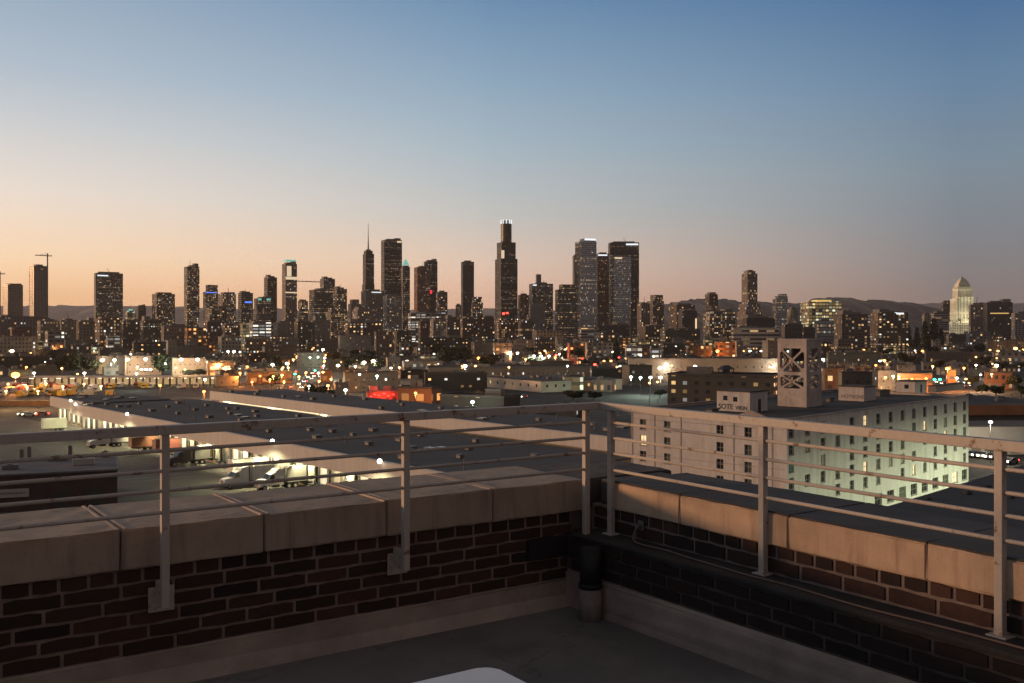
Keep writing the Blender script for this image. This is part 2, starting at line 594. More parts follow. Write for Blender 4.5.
def brick_face(name, parent, rows, x0, x1, front, sgn, seed, mat=None):
    """rows = [(z0, z1, length)], real bricks with ragged edges standing proud of the mortar; front = y of the face, sgn = way it looks"""
    q = random.Random(seed)
    bm = bmesh.new()
    tone = bm.verts.layers.float.new('tone')
    for i, (z0, z1, ln) in enumerate(rows):
        x = x0 - (i % 2) * ln * .5 + q.uniform(0, .03)
        while x < x1:
            L = ln * q.uniform(.94, 1.05)
            a, b = max(x, x0), min(x + L - .016, x1)
            x += L
            b += .004
            if b - a < .03:
                continue
            tn = min(1, max(0, q.gauss(.42, .26)))
            d = q.uniform(0, .006)
            n = max(2, int((b - a) / .05))
            j = lambda s=.004: q.uniform(-s, s)
            top = [(a + (b - a) * t / n, z1 - .0068 + j(.0034)) for t in range(n + 1)]
            bot = [(a + (b - a) * t / n, z0 + .0068 + j(.0034)) for t in range(n + 1)]
            top[0] = (top[0][0] + .003, top[0][1] - .002)
            top[-1] = (top[-1][0] - .003, top[-1][1] - .002)
            bot[0] = (bot[0][0] + .003, bot[0][1] + .002)
            bot[-1] = (bot[-1][0] - .003, bot[-1][1] + .002)
            ring = bot + top[::-1]
            f1 = [bm.verts.new((p[0], front - sgn * (.022), p[1])) for p in ring]
            f2 = [bm.verts.new((p[0], front - sgn * (.005 + d), p[1])) for p in ring]
            cx_, cz_ = (a + b) / 2, (z0 + z1) / 2
            f3 = [bm.verts.new((cx_ + (p[0] - cx_) * (1 - .006 / (b - a)), front - sgn * d, cz_ + (p[1] - cz_) * .94)) for p in ring]
            for vv in f1 + f2 + f3:
                vv[tone] = tn
            m_ = len(ring)
            for k in range(m_):
                l_ = (k + 1) % m_
                bm.faces.new((f1[k], f1[l_], f2[l_], f2[k]))
                bm.faces.new((f2[k], f2[l_], f3[l_], f3[k]))
            for k in range(n):
                bm.faces.new((f3[k], f3[k + 1], f3[m_ - 2 - k], f3[m_ - 1 - k]))
    return obj(name, bm, mat or brick_m, parent)


def rough_box(bm, x0, x1, y0, y1, z0, z1, seed, bev=.012, amp=.003):
    """a bevelled slab with slightly worn, uneven edges"""
    q = random.Random(seed)
    b2 = bmesh.new()
    box(b2, x0, x1, y0, y1, z0, z1)
    bmesh.ops.subdivide_edges(b2, edges=[e for e in b2.edges if e.calc_length() > .25], cuts=5, use_grid_fill=True)
    bmesh.ops.bevel(b2, geom=[e for e in b2.edges if e.is_manifold and e.calc_face_angle() > .8], offset=bev, segments=2, affect='EDGES')
    for v in b2.verts:
        v.co += Vector((q.uniform(-amp, amp), q.uniform(-amp, amp), q.uniform(-amp, amp)))
    me = bpy.data.meshes.new('tmp')
    b2.to_mesh(me)
    b2.free()
    bm.from_mesh(me)
    bpy.data.meshes.remove(me)


# floor of the roof terrace
bm = bmesh.new()
box(bm, 0.0, 9.0, 0.0, 9.0, ZF - .35, ZF)
roof = obj('roof_terrace', bm, floor_m, loc=C0, rot=(0, 0, AL))
tag(roof, kind='structure')

# left parapet: brick, cement base, coping stones
LP = empty('brick_parapet', C0, AL)
tag(LP, 'dark brick parapet with thick plain coping stones, facing the warehouse yard', 'parapet')
bm = bmesh.new()
box(bm, -.74, 9.0, -.74, -.011, -1.62, -1.182)
obj('mortar_wall', bm, mort_m, LP)
zt, rows = -1.180, []
rows.append((zt - .074, zt, .128))
z = zt - .074
for i in range(5):
    rows.append((z - .0715, z, .257))
    z -= .0715
brick_face('brickwork', LP, rows, .0, 8.0, 0.0, 1, 5)
bm = bmesh.new()
rough_box(bm, .0, 9.0, -.5, .012, ZF - .05, -1.606, 3, .015, .006)
for i in range(1):
    vb = [bm.verts.new(p) for p in ((0, .010, -1.70), (9, .010, -1.70), (9, .07, ZF + .001), (0, .07, ZF + .001))]
    bm.faces.new(vb)
obj('cement_base', bm, base_m, LP)
bm = bmesh.new()
bm2 = bmesh.new()
xs = [.06 + .727 * i for i in range(0, 13)]
for i, (a, b) in enumerate(zip(xs, xs[1:])):
    cb = bmesh.new()
    rough_box(cb, a + .003, b - .003, -.78, .022, -1.179, -.98 + .003 * math.sin(i * 2.1), 20 + i, .007)
    obj('coping_stone', cb, cop_m, LP)
    q = random.Random(i)
    if i:
        for dx in (-.024, .012):
            beam(bm2, (a + dx, .016, -.979), (a + dx + .004, -.775, -.9785), .015, .010)
obj('joint_strip', bm2, joint_m, LP)
bm = bmesh.new()
rough_box(bm, -.78, .055, -.78, -.045, -1.195, -.99, 60)
rough_box(bm, -.0, .20, -.05, .0, -1.32, -1.0, 61, .02)
obj('corner_block', bm, plain('dark_coping', (.10, .08, .07), .9, .35, 4, stain=(.03, .027, .026), bump=.5), LP)  # darker than the coping stones beside it
bm = bmesh.new()
rough_box(bm, .0, .52, -.01, .016, -1.46, -1.325, 62, .006, .005)
obj('tar_patch', bm, tar_m, LP)
LP_ref = ('the terrace railing',)

# right parapet: coping with tar-sheet top, bricks, ledge, lower bricks, cement base
RP = empty('brick_parapet', C0, AR)
tag(RP, 'brick parapet with black sheet-topped coping and a brick ledge, facing the white block', 'parapet')
bm = bmesh.new()
box(bm, .0, 9.0, .011, .55, -1.62, -1.145)
obj('mortar_wall', bm, mort_m, RP)
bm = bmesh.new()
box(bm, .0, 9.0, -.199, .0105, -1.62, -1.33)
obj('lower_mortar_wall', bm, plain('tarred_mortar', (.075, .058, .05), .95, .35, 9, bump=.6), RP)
brick_face('brickwork', RP, [(-1.218, -1.146, .128), (-1.30, -1.218, .257)], .03, 8.0, 0.0, -1, 8)
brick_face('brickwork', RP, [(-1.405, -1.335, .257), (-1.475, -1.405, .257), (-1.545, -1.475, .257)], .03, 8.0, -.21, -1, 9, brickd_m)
bm = bmesh.new()
rough_box(bm, .06, 9.0, -.218, .012, -1.332, -1.304, 70, .008, .004)
obj('ledge', bm, plain('ledge_tar', (.035, .03, .028), .8, .4, 4, bump=.4), RP)
bm = bmesh.new()
rough_box(bm, .0, 9.0, -.222, .2, ZF - .05, -1.548, 71, .015, .006)
obj('cement_base', bm, base_m, RP)
xs = [.237, .852, 1.655, 2.445, 3.235, 4.02, 4.81, 5.6, 6.4, 7.2, 8.0]
bmt = bmesh.new()
for i, (a, b) in enumerate(zip(xs, xs[1:])):
    cb = bmesh.new()
    rough_box(cb, a + .003, b - .003, -.02, .60, -1.142, -.976, 80 + i, .006)
    obj('coping_stone', cb, copr_m, RP)
    rough_box(bmt, a + .002, b - .002, -.012, .64, -.9755, -.966 + .002 * math.sin(i * 3), 95 + i, .003, .002)
obj('coping_sheet', bmt, copd_m, RP)
bm = bmesh.new()
rough_box(bm, .03, .23, .05, .60, -1.145, -.985, 91)
obj('corner_block', bm, _MC['dark_coping'], RP)

# railing: square posts, flat top rail, four thin bars
paint = NT('weathered_rail_paint')
n1 = paint.noise(9, 8, .75)
n2 = paint.noise(40, 5, .7)
c_ = paint.mix(paint.rng(n1, .575, .63), (.50, .445, .38), (.19, .085, .045))
c_ = paint.mix(paint.rng(n2, .3, .7, 0, .35), c_, (.30, .24, .21))
paint.put(paint.p.inputs['Base Color'], c_)
paint.p.inputs['Roughness'].default_value = .55
paint.bump(n2, .15, .002)
paint = paint.mat
RAIL = empty('railing', C0)
tag(RAIL, 'weathered pale steel railing with thin horizontal bars turning the rooftop corner', 'railing')
ML = Matrix.Rotation(AL, 4, 'Z')
MR = Matrix.Rotation(AR, 4, 'Z')
offL, offR = .14, -.035


def rail_part(name, M, fn, mat=None, sm=False):
    bm = bmesh.new()
    fn(bm)
    bm.transform(M)
    return obj(name, bm, mat or paint, RAIL, sm)


barz = (-.590, -.689, -.786, -.892)
for u in (.1515, 1.458, 2.789, 4.10, 5.4):
    zb = -1.31 if u < .2 else -1.36
    rail_part('post', ML, lambda b: bbox(b, u - .019, u + .019, offL - .019, offL + .019, zb, -.512, .003, 1))
    if u > .2:
        def plate(b):
            bbox(b, u - .082, u + .045, .002, .012, -1.41, -1.285, .002, 1)
            bbox(b, u - .012, u + .012, .012, offL - .019, -1.36, -1.25, .002, 1)
            for dx, dz in ((-.06, -1.31), (.03, -1.31), (-.06, -1.39), (.03, -1.39)):
                cyl(b, (u + dx, .012, dz), (u + dx, .020, dz), .008, n=6)
        rail_part('mounting_plate', ML, plate)
    else:
        rail_part('foot_plate', ML, lambda b: bbox(b, u - .04, u + .04, offL - .04, offL + .04, -1.318, -1.308, .002, 1))
for v in (.2489, 1.4998, 2.801, 4.1, 5.4):
    rail_part('post', MR, lambda b: bbox(b, v - .019, v + .019, offR - .019, offR + .019, -1.302, -.512, .003, 1))
    rail_part('foot_plate', MR, lambda b: bbox(b, v - .045, v + .045, offR - .04, offR + .04, -1.306, -1.296, .002, 1))
rail_part('top_rail', ML, lambda b: bbox(b, .035 - .026, 6.0, offL - .026, offL + .026, -.512, -.466, .004, 2))
rail_part('top_rail', MR, lambda b: bbox(b, .14 + .026, 6.0, offR - .026, offR + .026, -.512, -.466, .004, 2))
for zb in barz:
    rail_part('bar', ML, lambda b: cyl(b, (.1515, offL, zb), (6.0, offL, zb), .0095, n=10), sm=True)
    rail_part('bar', MR, lambda b: cyl(b, (.2489, offR, zb), (6.0, offR, zb), .0095, n=10), sm=True)

# stand pipe in the corner, cable on the ledge, corner of the white table
p = Vector((.481, 6.06, CZ + ZF))
pipe = empty('stand_pipe', p)
tag(pipe, 'short grey pipe stub with black tarred upper half in the terrace corner', 'pipe')
bm = bmesh.new()
cyl(bm, (0, 0, 0), (0, 0, .20), .071, .069, n=28)
obj('pipe_base', bm, plain('cement_pipe', (.24, .20, .175), .9, .25, 9, bump=.4), pipe, True)
bm = bmesh.new()
cyl(bm, (0, 0, .20), (0, 0, .44), .066, .063, n=28)
cyl(bm, (0, 0, .195), (0, 0, .225), .0735, .0735, n=28)
obj('tar_collar', bm, tar_m, pipe, True)

cu = bpy.data.curves.new('cable', 'CURVE')
cu.dimensions = '3D'
cu.bevel_depth = .0055
cu.bevel_resolution = 2
pts = [(.50, -.035, -1.215), (.505, -.06, -1.235), (.51, -.10, -1.288), (.62, -.115, -1.296), (.8, -.075, -1.297), (1.0, -.115, -1.297), (1.25, -.12, -1.297), (1.5, -.15, -1.297), (1.72, -.12, -1.297), (2.0, -.15, -1.297), (2.3, -.165, -1.297), (2.6, -.12, -1.297), (3.2, -.14, -1.297), (4.5, -.12, -1.297)]
sp_ = cu.splines.new('NURBS')
sp_.points.add(len(pts) - 1)
for a, b in zip(sp_.points, pts):
    a.co = (*b, 1)
sp_.order_u = 4
sp_.use_endpoint_u = True
cu.materials.append(plain('cable_sheath', (.17, .11, .09), .6, .15, 10))
cbl = bpy.data.objects.new('cable', cu)
cbl.location, cbl.rotation_euler = C0, (0, 0, AR)
link(cbl)
cbl = to_mesh(cbl)
tag(cbl, 'thin brown cable lying in curves along the ledge below the railing', 'cable')
bm = bmesh.new()
cyl(bm, (.50, .0, -1.21), (.50, -.045, -1.21), .017, n=12)
bbox(bm, .475, .525, -.012, .0, -1.24, -1.18, .003, 1)
obj('pipe_clip', bm, MECH, cbl)

tbl = empty('table', (C0.x - .583, C0.y - 3.58, CZ + ZF), AL)
tag(tbl, 'white table with rounded corner standing on the terrace floor', 'table')
wm = plain('white_laminate', (.78, .77, .78), .45, .03, 2)
bm = bmesh.new()
TH = -ZF - 1.0
sh = []
for cx_, cy_, a0 in ((.05, .05, 180), (1.15, .05, 270), (1.15, .75, 0), (.05, .75, 90)):
    for i in range(7):
        a = R(a0 + 15 * i)
        sh.append((cx_ + .05 * math.cos(a), cy_ + .05 * math.sin(a)))
lo = [bm.verts.new((x, y, TH - .028)) for x, y in sh]
hi = [bm.verts.new((x, y, TH)) for x, y in sh]
bm.faces.new(lo[::-1])
bm.faces.new(hi)
for i in range(len(sh)):
    j = (i + 1) % len(sh)
    bm.faces.new((lo[i], lo[j], hi[j], hi[i]))
bmesh.ops.bevel(bm, geom=[e for e in bm.edges if abs(e.verts[0].co.z - e.verts[1].co.z) < 1e-5 and e.verts[0].co.z > TH - .01], offset=.004, segments=2, affect='EDGES')
obj('tabletop', bm, wm, tbl)
for lx, ly in ((.08, .08), (1.12, .08), (.08, .72), (1.12, .72)):
    bm = bmesh.new()
    cyl(bm, (lx, ly, 0), (lx, ly, TH - .03), .018, n=12)
    obj('leg', bm, MECH, tbl, True)

# ------------------------------------------------------------------ dock warehouses and their yard
DW = Vector((.645, -.764, 0))          # along the dock front, towards us
NW = Vector((.764, .645, 0))           # back from the dock front
P0 = Vector((-130., 293.7, 0))
AW = math.atan2(DW.y, DW.x)
yard_m = plain('yard_asphalt', (.105, .098, .085), .85, .22, .05, stain=(.06, .056, .05), bump=.1)
bm = bmesh.new()
f = [bm.verts.new(p) for p in (P0 + DW * -60 - NW * 150, P0 + DW * 190 - NW * 150, P0 + DW * 190, P0 + DW * -60)]
for v in f:
    v.co.z = .02
bm.faces.new(f)
tag(obj('loading_yard', bm, yard_m), kind='structure')
bm = bmesh.new()
q = random.Random(2)
for i in range(26):
    a = P0 + DW * (4.2 * i + 6) - NW * 7
    b = a - NW * 15
    s_ = DW * .07
    fs = [bm.verts.new((*(p.xy), .026)) for p in (a - s_, a + s_, b + s_, b - s_)]
    bm.faces.new(fs)
tag(obj('bay_markings', bm, plain('worn_line_paint', (.42, .40, .33), .8, .4, .6)), kind='structure')

fascia_m = plain('pale_metal_fascia', (.38, .365, .36), .55, .14, .5, stretch=(3, 1, .1), stain=(.31, .295, .285))
dockwall_m = plain('dock_wall_plaster', (.42, .39, .33), .85, .15, .3)
door_m = plain('dock_door_panel', (.46, .44, .38), .5, .15, .8)
dockgap_m = plain('dock_rubber', (.10, .095, .085), .8, .2, 2)
gk = NT('warehouse_roof_felt')
g1 = gk.noise(.10, 7, .7)
g2 = gk.noise(.045, 4, .6)
g3 = gk.noise(.9, 5, .7)
gt = gk.n('ShaderNodeTexCoord')
gs = gk.n('ShaderNodeSeparateXYZ')
gk.put(gs.inputs[0], gt.outputs['Object'])
seam = gk.m('LESS_THAN', gk.m('FRACT', gk.m('DIVIDE', gs.outputs[0], 3.2)), .05)
seam2 = gk.m('LESS_THAN', gk.m('FRACT', gk.m('DIVIDE', gs.outputs[1], 12.5)), .02)
gc = gk.mix(gk.rng(g1, .3, .7), (.050, .045, .044), (.086, .078, .075))
gc = gk.mix(gk.rng(g2, .54, .58, 0, .5), gc, (.105, .095, .09))
gc = gk.mix(gk.rng(g3, .58, .7, 0, .5), gc, (.04, .036, .035))
gc = gk.mix(gk.m('MULTIPLY', gk.m('MAXIMUM', seam, seam2), .7), gc, (.032, .029, .028))
gk.put(gk.p.inputs['Base Color'], gc)
gk.p.inputs['Roughness'].default_value = .85
gravel_m = gk.mat


dkwin = plain('dark_window_glass', (.022, .024, .026), .2, .3, .8)
grwin = plain('green_grey_window_glass', (.09, .10, .085), .25, .3, .8)
blwin = plain('pale_window_blind', (.36, .34, .29), .8, .12, .8)
tlwin = plain('teal_window_blind', (.05, .18, .17), .7, .2, .8)


def warehouse(label, loc, length, depth, H, fas, ref, n_doors, vents, lights, lit=(), under=0):
    """long shed: dock wall with doors and lit door openings, canopy fascia, felt roof with vents; local x along the dock, y back"""
    w = empty('dock_warehouse', loc, AW)
    tag(w, label, 'warehouse')
    bm = bmesh.new()
    box(bm, 0, length, 2.2, depth, 0, H - .45)
    obj('wall', bm, dockwall_m, w)
    bm = bmesh.new()
    box(bm, -.4, length + .4, -.35, depth + .2, H - .44, H - .2)
    box(bm, -.4, length + .4, .25, .5, H - .2, H + .12)
    obj('roof', bm, gravel_m, w)
    bm = bmesh.new()
    box(bm, -.5, length + .5, -.60, -.36, H - fas, H + .02)
    box(bm, -.5, length + .5, -.36, .24, H + .0, H + .12)
    obj('fascia', bm, fascia_m, w)
    step = length / n_doors
    for i in range(n_doors):
        x = (i + .5) * step
        bm = bmesh.new()
        box(bm, x - 1.45, x + 1.45, 2.02, 2.18, 1.2, 4.4, 0)
        for k in range(4):
            box(bm, x - 1.44, x + 1.44, 1.995, 2.02, 1.24 + .8 * k, 1.96 + .8 * k, 0)
        d = obj('dock_door', bm, EOFF['interior'] if i in lit else door_m, w)
        bm = bmesh.new()
        for a, b, c, e in ((-1.8, -1.5, 1.1, 4.8), (1.5, 1.8, 1.1, 4.8), (-1.8, 1.8, 4.45, 4.8)):
            box(bm, x + a, x + b, 1.7, 2.17, c, e)
        box(bm, x - 1.0, x + 1.0, 1.75, 2.17, .5, .9)
        obj('dock_seal', bm, dockgap_m, d)
    bm = bmesh.new()
    for x, y, s_ in vents:
        pass
    for x, y, s_ in vents:
        bm = bmesh.new()
        bbox(bm, x - s_, x + s_, y - s_ * .8, y + s_ * .8, H - .2, H + .35, .05, 1)
        bbox(bm, x - s_ * 1.15, x + s_ * 1.15, y - s_, y + s_, H + .38, H + .5, .05, 1)
        obj('roof_vent', bm, MECH, w)
    q = random.Random(int(length))
    for i in range(7):
        x, y = q.uniform(5, length - 5), q.uniform(4, depth - 4)
        bm = bmesh.new()
        cyl(bm, (x, y, H - .2), (x, y, H + q.uniform(.8, 1.6)), .16, n=8)
        obj('vent_pipe', bm, MECH, w)
    for i in range(5):
        x, y = q.uniform(8, length - 8), q.uniform(5, depth - 7)
        bm = bmesh.new()
        bbox(bm, x - 1.2, x + 1.2, y - .8, y + .8, H - .2, H + .12, .05, 1)
        obj('skylight', bm, grwin, w)
    for i, (x, zz, pw) in enumerate(lights):
        bm = bmesh.new()
        box(bm, x - .25, x + .25, -1.0, -.61, zz - .1, zz + .16)
        hd = obj('flood_lamp', bm, MECH, w)
        bm = bmesh.new()
        bmesh.ops.create_icosphere(bm, subdivisions=2, radius=.42, matrix=Matrix.Translation((x, -1.25, zz)))
        obj('lens', bm, EOFF['white'], hd, True)
        l = bpy.data.lights.new('flood_light', 'SPOT')
        l.energy, l.color, l.spot_size, l.spot_blend, l.shadow_soft_size = pw, (1, .90, .48), R(165), .5, .3
        lo = bpy.data.objects.new('flood_light', l)
        lo.location = (x, -4.2, zz + .3)
        lo.rotation_euler = (R(-20), 0, 0)
        link(lo, hd)
    for i in range(under):
        x = (i + .5) * length / under
        bm = bmesh.new()
        box(bm, x - .6, x + .6, .55, .8, H - .62, H - .46)
        hd = obj('canopy_lamp', bm, EOFF['strip'], w)
        l = bpy.data.lights.new('dock_light', 'POINT')
        l.energy, l.color, l.shadow_soft_size = 3600, (1, .88, .50), .4
        lo = bpy.data.objects.new('dock_light', l)
        lo.location = (x, .2, H - 2.2)
        link(lo, hd)
    REFS.append((ref, *screen(loc + DW * length * .35 + NW * depth * .3 + Vector((0, 0, H))), loc.y))
    return w


q = random.Random(21)
ventsA = [(4 + (i * 0.618034 % 1) * 178 + q.uniform(-3, 3), 5 + (i * 0.414214 % 1) * 27, q.choice((.6, .7, .9))) for i in range(40)]
fl = [(5.1, 8.25, 3600), (48.5, 8.25, 6500), (130.3, 8.25, 8500), (169., 8.25, 8500)]
WA = warehouse('long warehouse with pale fascia above floodlit loading docks and dark flat roof', P0.copy(), 190, 37, 8., 3.1, 'floodlit loading docks',
               40, ventsA, fl, lit=(1, 2, 4, 5, 6, 8, 9, 10, 12, 15, 16, 19, 22, 23, 26, 28, 30, 33), under=13)
ventsB = [(6 + (i * 0.618034 % 1) * 174, 4 + (i * 0.414214 % 1) * 17, q.choice((.6, .8))) for i in range(18)]
PB = P0 + NW * 43 - DW * 1
WB = warehouse('taller dark-roofed warehouse with pale fascia behind the floodlit dock warehouse', PB, 188, 25, 10., 2.6, 'taller warehouse roof', 30, ventsB, [], lit=())
bm = bmesh.new()
box(bm, 4, 66, 1.85, 2.05, 6.7, 7.0)
obj('strip_light', bm, EOFF['strip'], WB)
bm = bmesh.new()
for x in (3.0, 33., 64.):
    l = bpy.data.lights.new('alley_light', 'POINT')
    l.energy, l.color, l.shadow_soft_size = 1200, (1, .8, .5), .5
    lo = bpy.data.objects.new('alley_light', l)
    lo.location = (x + 5, .5, 6.6)
    link(lo, WB)
# short end bay with its own fascia, set back at the far end
bm = bmesh.new()
PE = P0 - DW * 34 + NW * 3
WE = warehouse('short end bay of the dock warehouse with its own pale fascia and lit doors', PE, 33, 26, 8.3, 3., 'short end bay', 7, [(5, 9, .7), (18, 16, .8)], [(24, 8.4, 3500)], lit=(0, 1, 3, 4, 5, 6), under=3)

# ---- trucks
white_p = plain('white_truck_paint', (.70, .69, .66), .4, .06, .4, stain=(.55, .53, .48))
brown_p = plain('brown_container_paint', (.20, .085, .045), .6, .2, .5)
red_p = plain('dull_red_container_paint', (.17, .045, .03), .6, .2, .5)
grey_p = plain('grey_trailer_skin', (.38, .37, .34), .5, .1, .5)
dark_p = plain('dark_truck_paint', (.03, .032, .04), .35, .2, 1)
olive_p = plain('dark_brown_trailer_skin', (.13, .09, .05), .6, .2, .5)
glass_m = plain('vehicle_glass', (.02, .022, .026), .12, .1, 1)
tyre_m = plain('tyre_rubber', (.018, .018, .018), .85, .2, 4)


def wheel(par, x, y, r=.5, w=.35):
    bm = bmesh.new()
    cyl(bm, (x, y - w / 2, r), (x, y + w / 2, r), r, n=16)
    o = obj('wheel', bm, tyre_m, par)
    bm = bmesh.new()
    s_ = 1 if y > 0 else -1
    cyl(bm, (x, y + s_ * (w / 2), r), (x, y + s_ * (w / 2 + .03), r), r * .55, n=12)
    obj('rim', bm, grey_p, o)


def trailer(par, x0, L, mat, W=2.5, zb=1.15, zt=4.0, extra=None):
    bm = bmesh.new()
    bbox(bm, x0, x0 + L, -W / 2, W / 2, zb, zt, .05, 1)
    n = int(L / 1.2)
    for i in range(1, n):
        for s_ in (-1, 1):
            box(bm, x0 + i * L / n - .03, x0 + i * L / n + .03, s_ * W / 2 - .02, s_ * W / 2 + .025, zb + .1, zt - .1)
    t = obj('trailer', bm, mat, par)
    if extra:
        bm = bmesh.new()
        for s_ in (-1, 1):
            box(bm, x0 + extra[1], x0 + extra[2], s_ * (W / 2 + .03), s_ * (W / 2 + .05), zb + .3, zt - .35)
        obj('side_panel', bm, extra[0], t)
    bm = bmesh.new()
    box(bm, x0 + .4, x0 + L - .1, -.5, .5, .85, zb - .01)
    for s_ in (-.9, .9):
        box(bm, x0 + 2.3, x0 + 2.45, s_ - .08, s_ + .08, .1, zb - .01)
    obj('chassis', bm, DARKM, par)
    for dx in (L - 1.2, L - 2.5):
        for s_ in (-1.05, 1.05):
            wheel(par, x0 + dx, s_)


def tractor(par, mat, sleeper=True):
    """conventional tractor unit facing -x, from x = -6.2 to 0.6"""
    bm = bmesh.new()
    prof = [(-6.2, .75), (-6.2, 1.55), (-5.9, 1.85), (-4.6, 2.05), (-3.9, 2.95), (-3.2, 3.15), (-2.6, 3.75), (-1.3, 3.9), (-1.3, .75)]
    a = [bm.verts.new((x, -1.15, z)) for x, z in prof]
    b = [bm.verts.new((x, 1.15, z)) for x, z in prof]
    bm.faces.new(a)
    bm.faces.new(b[::-1])
    for i in range(len(prof)):
        j = (i + 1) % len(prof)
        bm.faces.new((a[i], a[j], b[j], b[i]))
    bmesh.ops.bevel(bm, geom=list(bm.edges), offset=.07, segments=2, affect='EDGES')
    c = obj('cab', bm, mat, par)
    bm = bmesh.new()
    w_ = [bm.verts.new(p) for p in ((-4.57, -.98, 2.14), (-4.57, .98, 2.14), (-3.99, .98, 2.90), (-3.99, -.98, 2.90))]
    for v in w_:
        v.co += Vector((-.05, 0, .04))
    bm.faces.new(w_)
    for s_ in (-1, 1):
        bm.faces.new([bm.verts.new((x, s_ * 1.165, z)) for x, z in ((-4.3, 2.05), (-3.2, 2.05), (-3.2, 2.85), (-3.85, 2.85))])
    obj('window', bm, glass_m, c)
    bm = bmesh.new()
    box(bm, -6.24, -6.2, -.6, .6, .9, 1.6)
    box(bm, -6.35, -6.15, -1.1, 1.1, .45, .74)
    obj('grille', bm, DARKM, c)
    bm = bmesh.new()
    box(bm, -1.29, 1.8, -.45, .45, .7, 1.05)
    for s_ in (-.9, .9):
        cyl(bm, (-3.6, s_, .75), (-2.2, s_, .75), .33, n=14)
        cyl(bm, (-1.1, s_ * 1.05, 1.0), (-1.1, s_ * 1.05, 4.0), .08, n=8)
    obj('chassis', bm, DARKM, par)
    for s_ in (-.95, .95):
        bm = bmesh.new()
        bmesh.ops.create_icosphere(bm, subdivisions=2, radius=.13, matrix=Matrix.Translation((-6.18, s_, 1.25)))
        obj('headlight', bm, grey_p, c, True)
        for x in (-5.2, -.2, 1.1):
            wheel(par, x, s_ * 1.08)


def truck(label, px, py, cabmat, boxmat, L, ref=None, extra=None, zt=4.0, turn=0., both=True):
    """nose at screen point (px, py) on the ground; backed towards the dock"""
    g = ground_at(px, py)
    t = empty('semi_truck' if cabmat else 'trailer_on_stand', (g.x, g.y, .02), math.atan2(NW.y, NW.x) + R(turn))
    t.location = Vector((g.x, g.y, .02)) + Vector((NW.x, NW.y, 0)) * (6.2 if cabmat else 0)
    tag(t, label, 'truck' if cabmat else 'trailer')
    if cabmat:
        tractor(t, cabmat)
    if boxmat:
        trailer(t, -.6 if cabmat else 0, L, boxmat, extra=extra, zt=zt)
    if ref:
        REFS.append((ref, px + 20, py - 8, g.y))
    return t


truck('white semi truck with pale trailer backed to the dock behind a brown container', 88, 448.5, white_p, white_p, 14.5, 'white semi truck')
truck('semi truck with dark cab and long dark brown trailer backed to the floodlit dock', 168, 466.5, dark_p, grey_p, 16, 'brown trailer truck', extra=(olive_p, 3.5, 15.4))
truck('white semi truck with plain white trailer, nearest truck to the terrace', 222, 489, white_p, white_p, 15.5, 'nearest white truck')
truck('white semi truck with short grey trailer tucked beside the nearest white semi truck', 257, 491, white_p, grey_p, 12)
truck('second white trailer standing just behind the nearest white semi truck', 230, 480, None, white_p, 16)
truck('brown shipping container on a chassis beside the white semi truck', 130, 452, None, brown_p, 6.5, zt=3.5)
truck('dull red container on a chassis between white and brown trailer trucks', 154, 457, None, red_p, 13)
t = truck('small white box truck trailer parked alone at the far side of yard', 42, 432.5, None, white_p, 6.5, 'lone white box trailer', turn=-4)
truck('dark trailer parked under the low white fascia beyond the white semi truck', 122, 437, None, dark_p, 11)
# trucks standing outside the frame edge are left out

# low dark building by the yard
lb = empty('low_yard_building', (-67.5, 169, 0), R(22.2))
tag(lb, 'low dark flat-roofed building with pale wall sign beside the truck yard', 'building')
lb_m = plain('dark_maroon_plaster', (.060, .036, .032), .9, .3, .3, stain=(.075, .05, .042))
bm = bmesh.new()
box(bm, -70, 0, 0, 20, 0, 6.0)
obj('wall', bm, lb_m, lb)
bm = bmesh.new()
box(bm, -70.2, .2, -.2, 20.2, 6.0, 6.16)
for a in ((-70.2, .2, -.2, .2), (-70.2, .2, 19.8, 20.2), (-.2, .2, .201, 19.799)):
    box(bm, *a, 6.16, 6.28)
obj('roof', bm, plain('lilac_roof_felt', (.15, .138, .148), .95, .25, .15, bump=.2), lb)
for x, y, s_, hh, mt in ((-17, 7, 1.3, .8, MECH), (-5.5, 9, 1.8, 1.1, grey_p), (-27, 21 - 3, 2.4, .9, MECH), (-2, 18, .6, 1.2, MECH), (-16, 17.5, .35, 2.2, MECH), (-14.8, 18, .35, 2.6, MECH), (-8, 18.6, .35, 2.4, MECH), (-10, 17, 1.6, .8, MECH), (-30, 4, .5, .9, MECH)):
    bm = bmesh.new()
    bbox(bm, x - s_, x + s_, y - s_ * .5, y + s_ * .5, 6.16, 6.16 + hh, .08, 1)
    box(bm, x - s_ * .3, x + s_ * .3, y - s_ * .2, y + s_ * .2, 6.16 + hh, 6.3 + hh)
    obj('rooftop_unit', bm, mt, lb)
bm = bmesh.new()
bbox(bm, -18.2, -13.6, -.24, -.1, 2.4, 3.8, .03, 1)
sg = obj('wall_sign', bm, plain('pale_sign_board', (.40, .36, .33), .6, .08, 1), lb)
bm = bmesh.new()
q = random.Random(5)
x = -17.9
while x < -14.2:
    w_ = q.uniform(.12, .3)
    box(bm, x, x + w_, -.262, -.241, 2.95, 2.95 + q.uniform(.25, .42))
    x += w_ + .1
obj('lettering', bm, MECH, sg)
for x in (-30, -10, -5):
    bm = bmesh.new()
    box(bm, x, x + 2.4, -.06, .1, .1, 3.0)
    obj('shutter', bm, DARKM, lb)
REFS.append(('low dark yard building', 60, 470, 170))

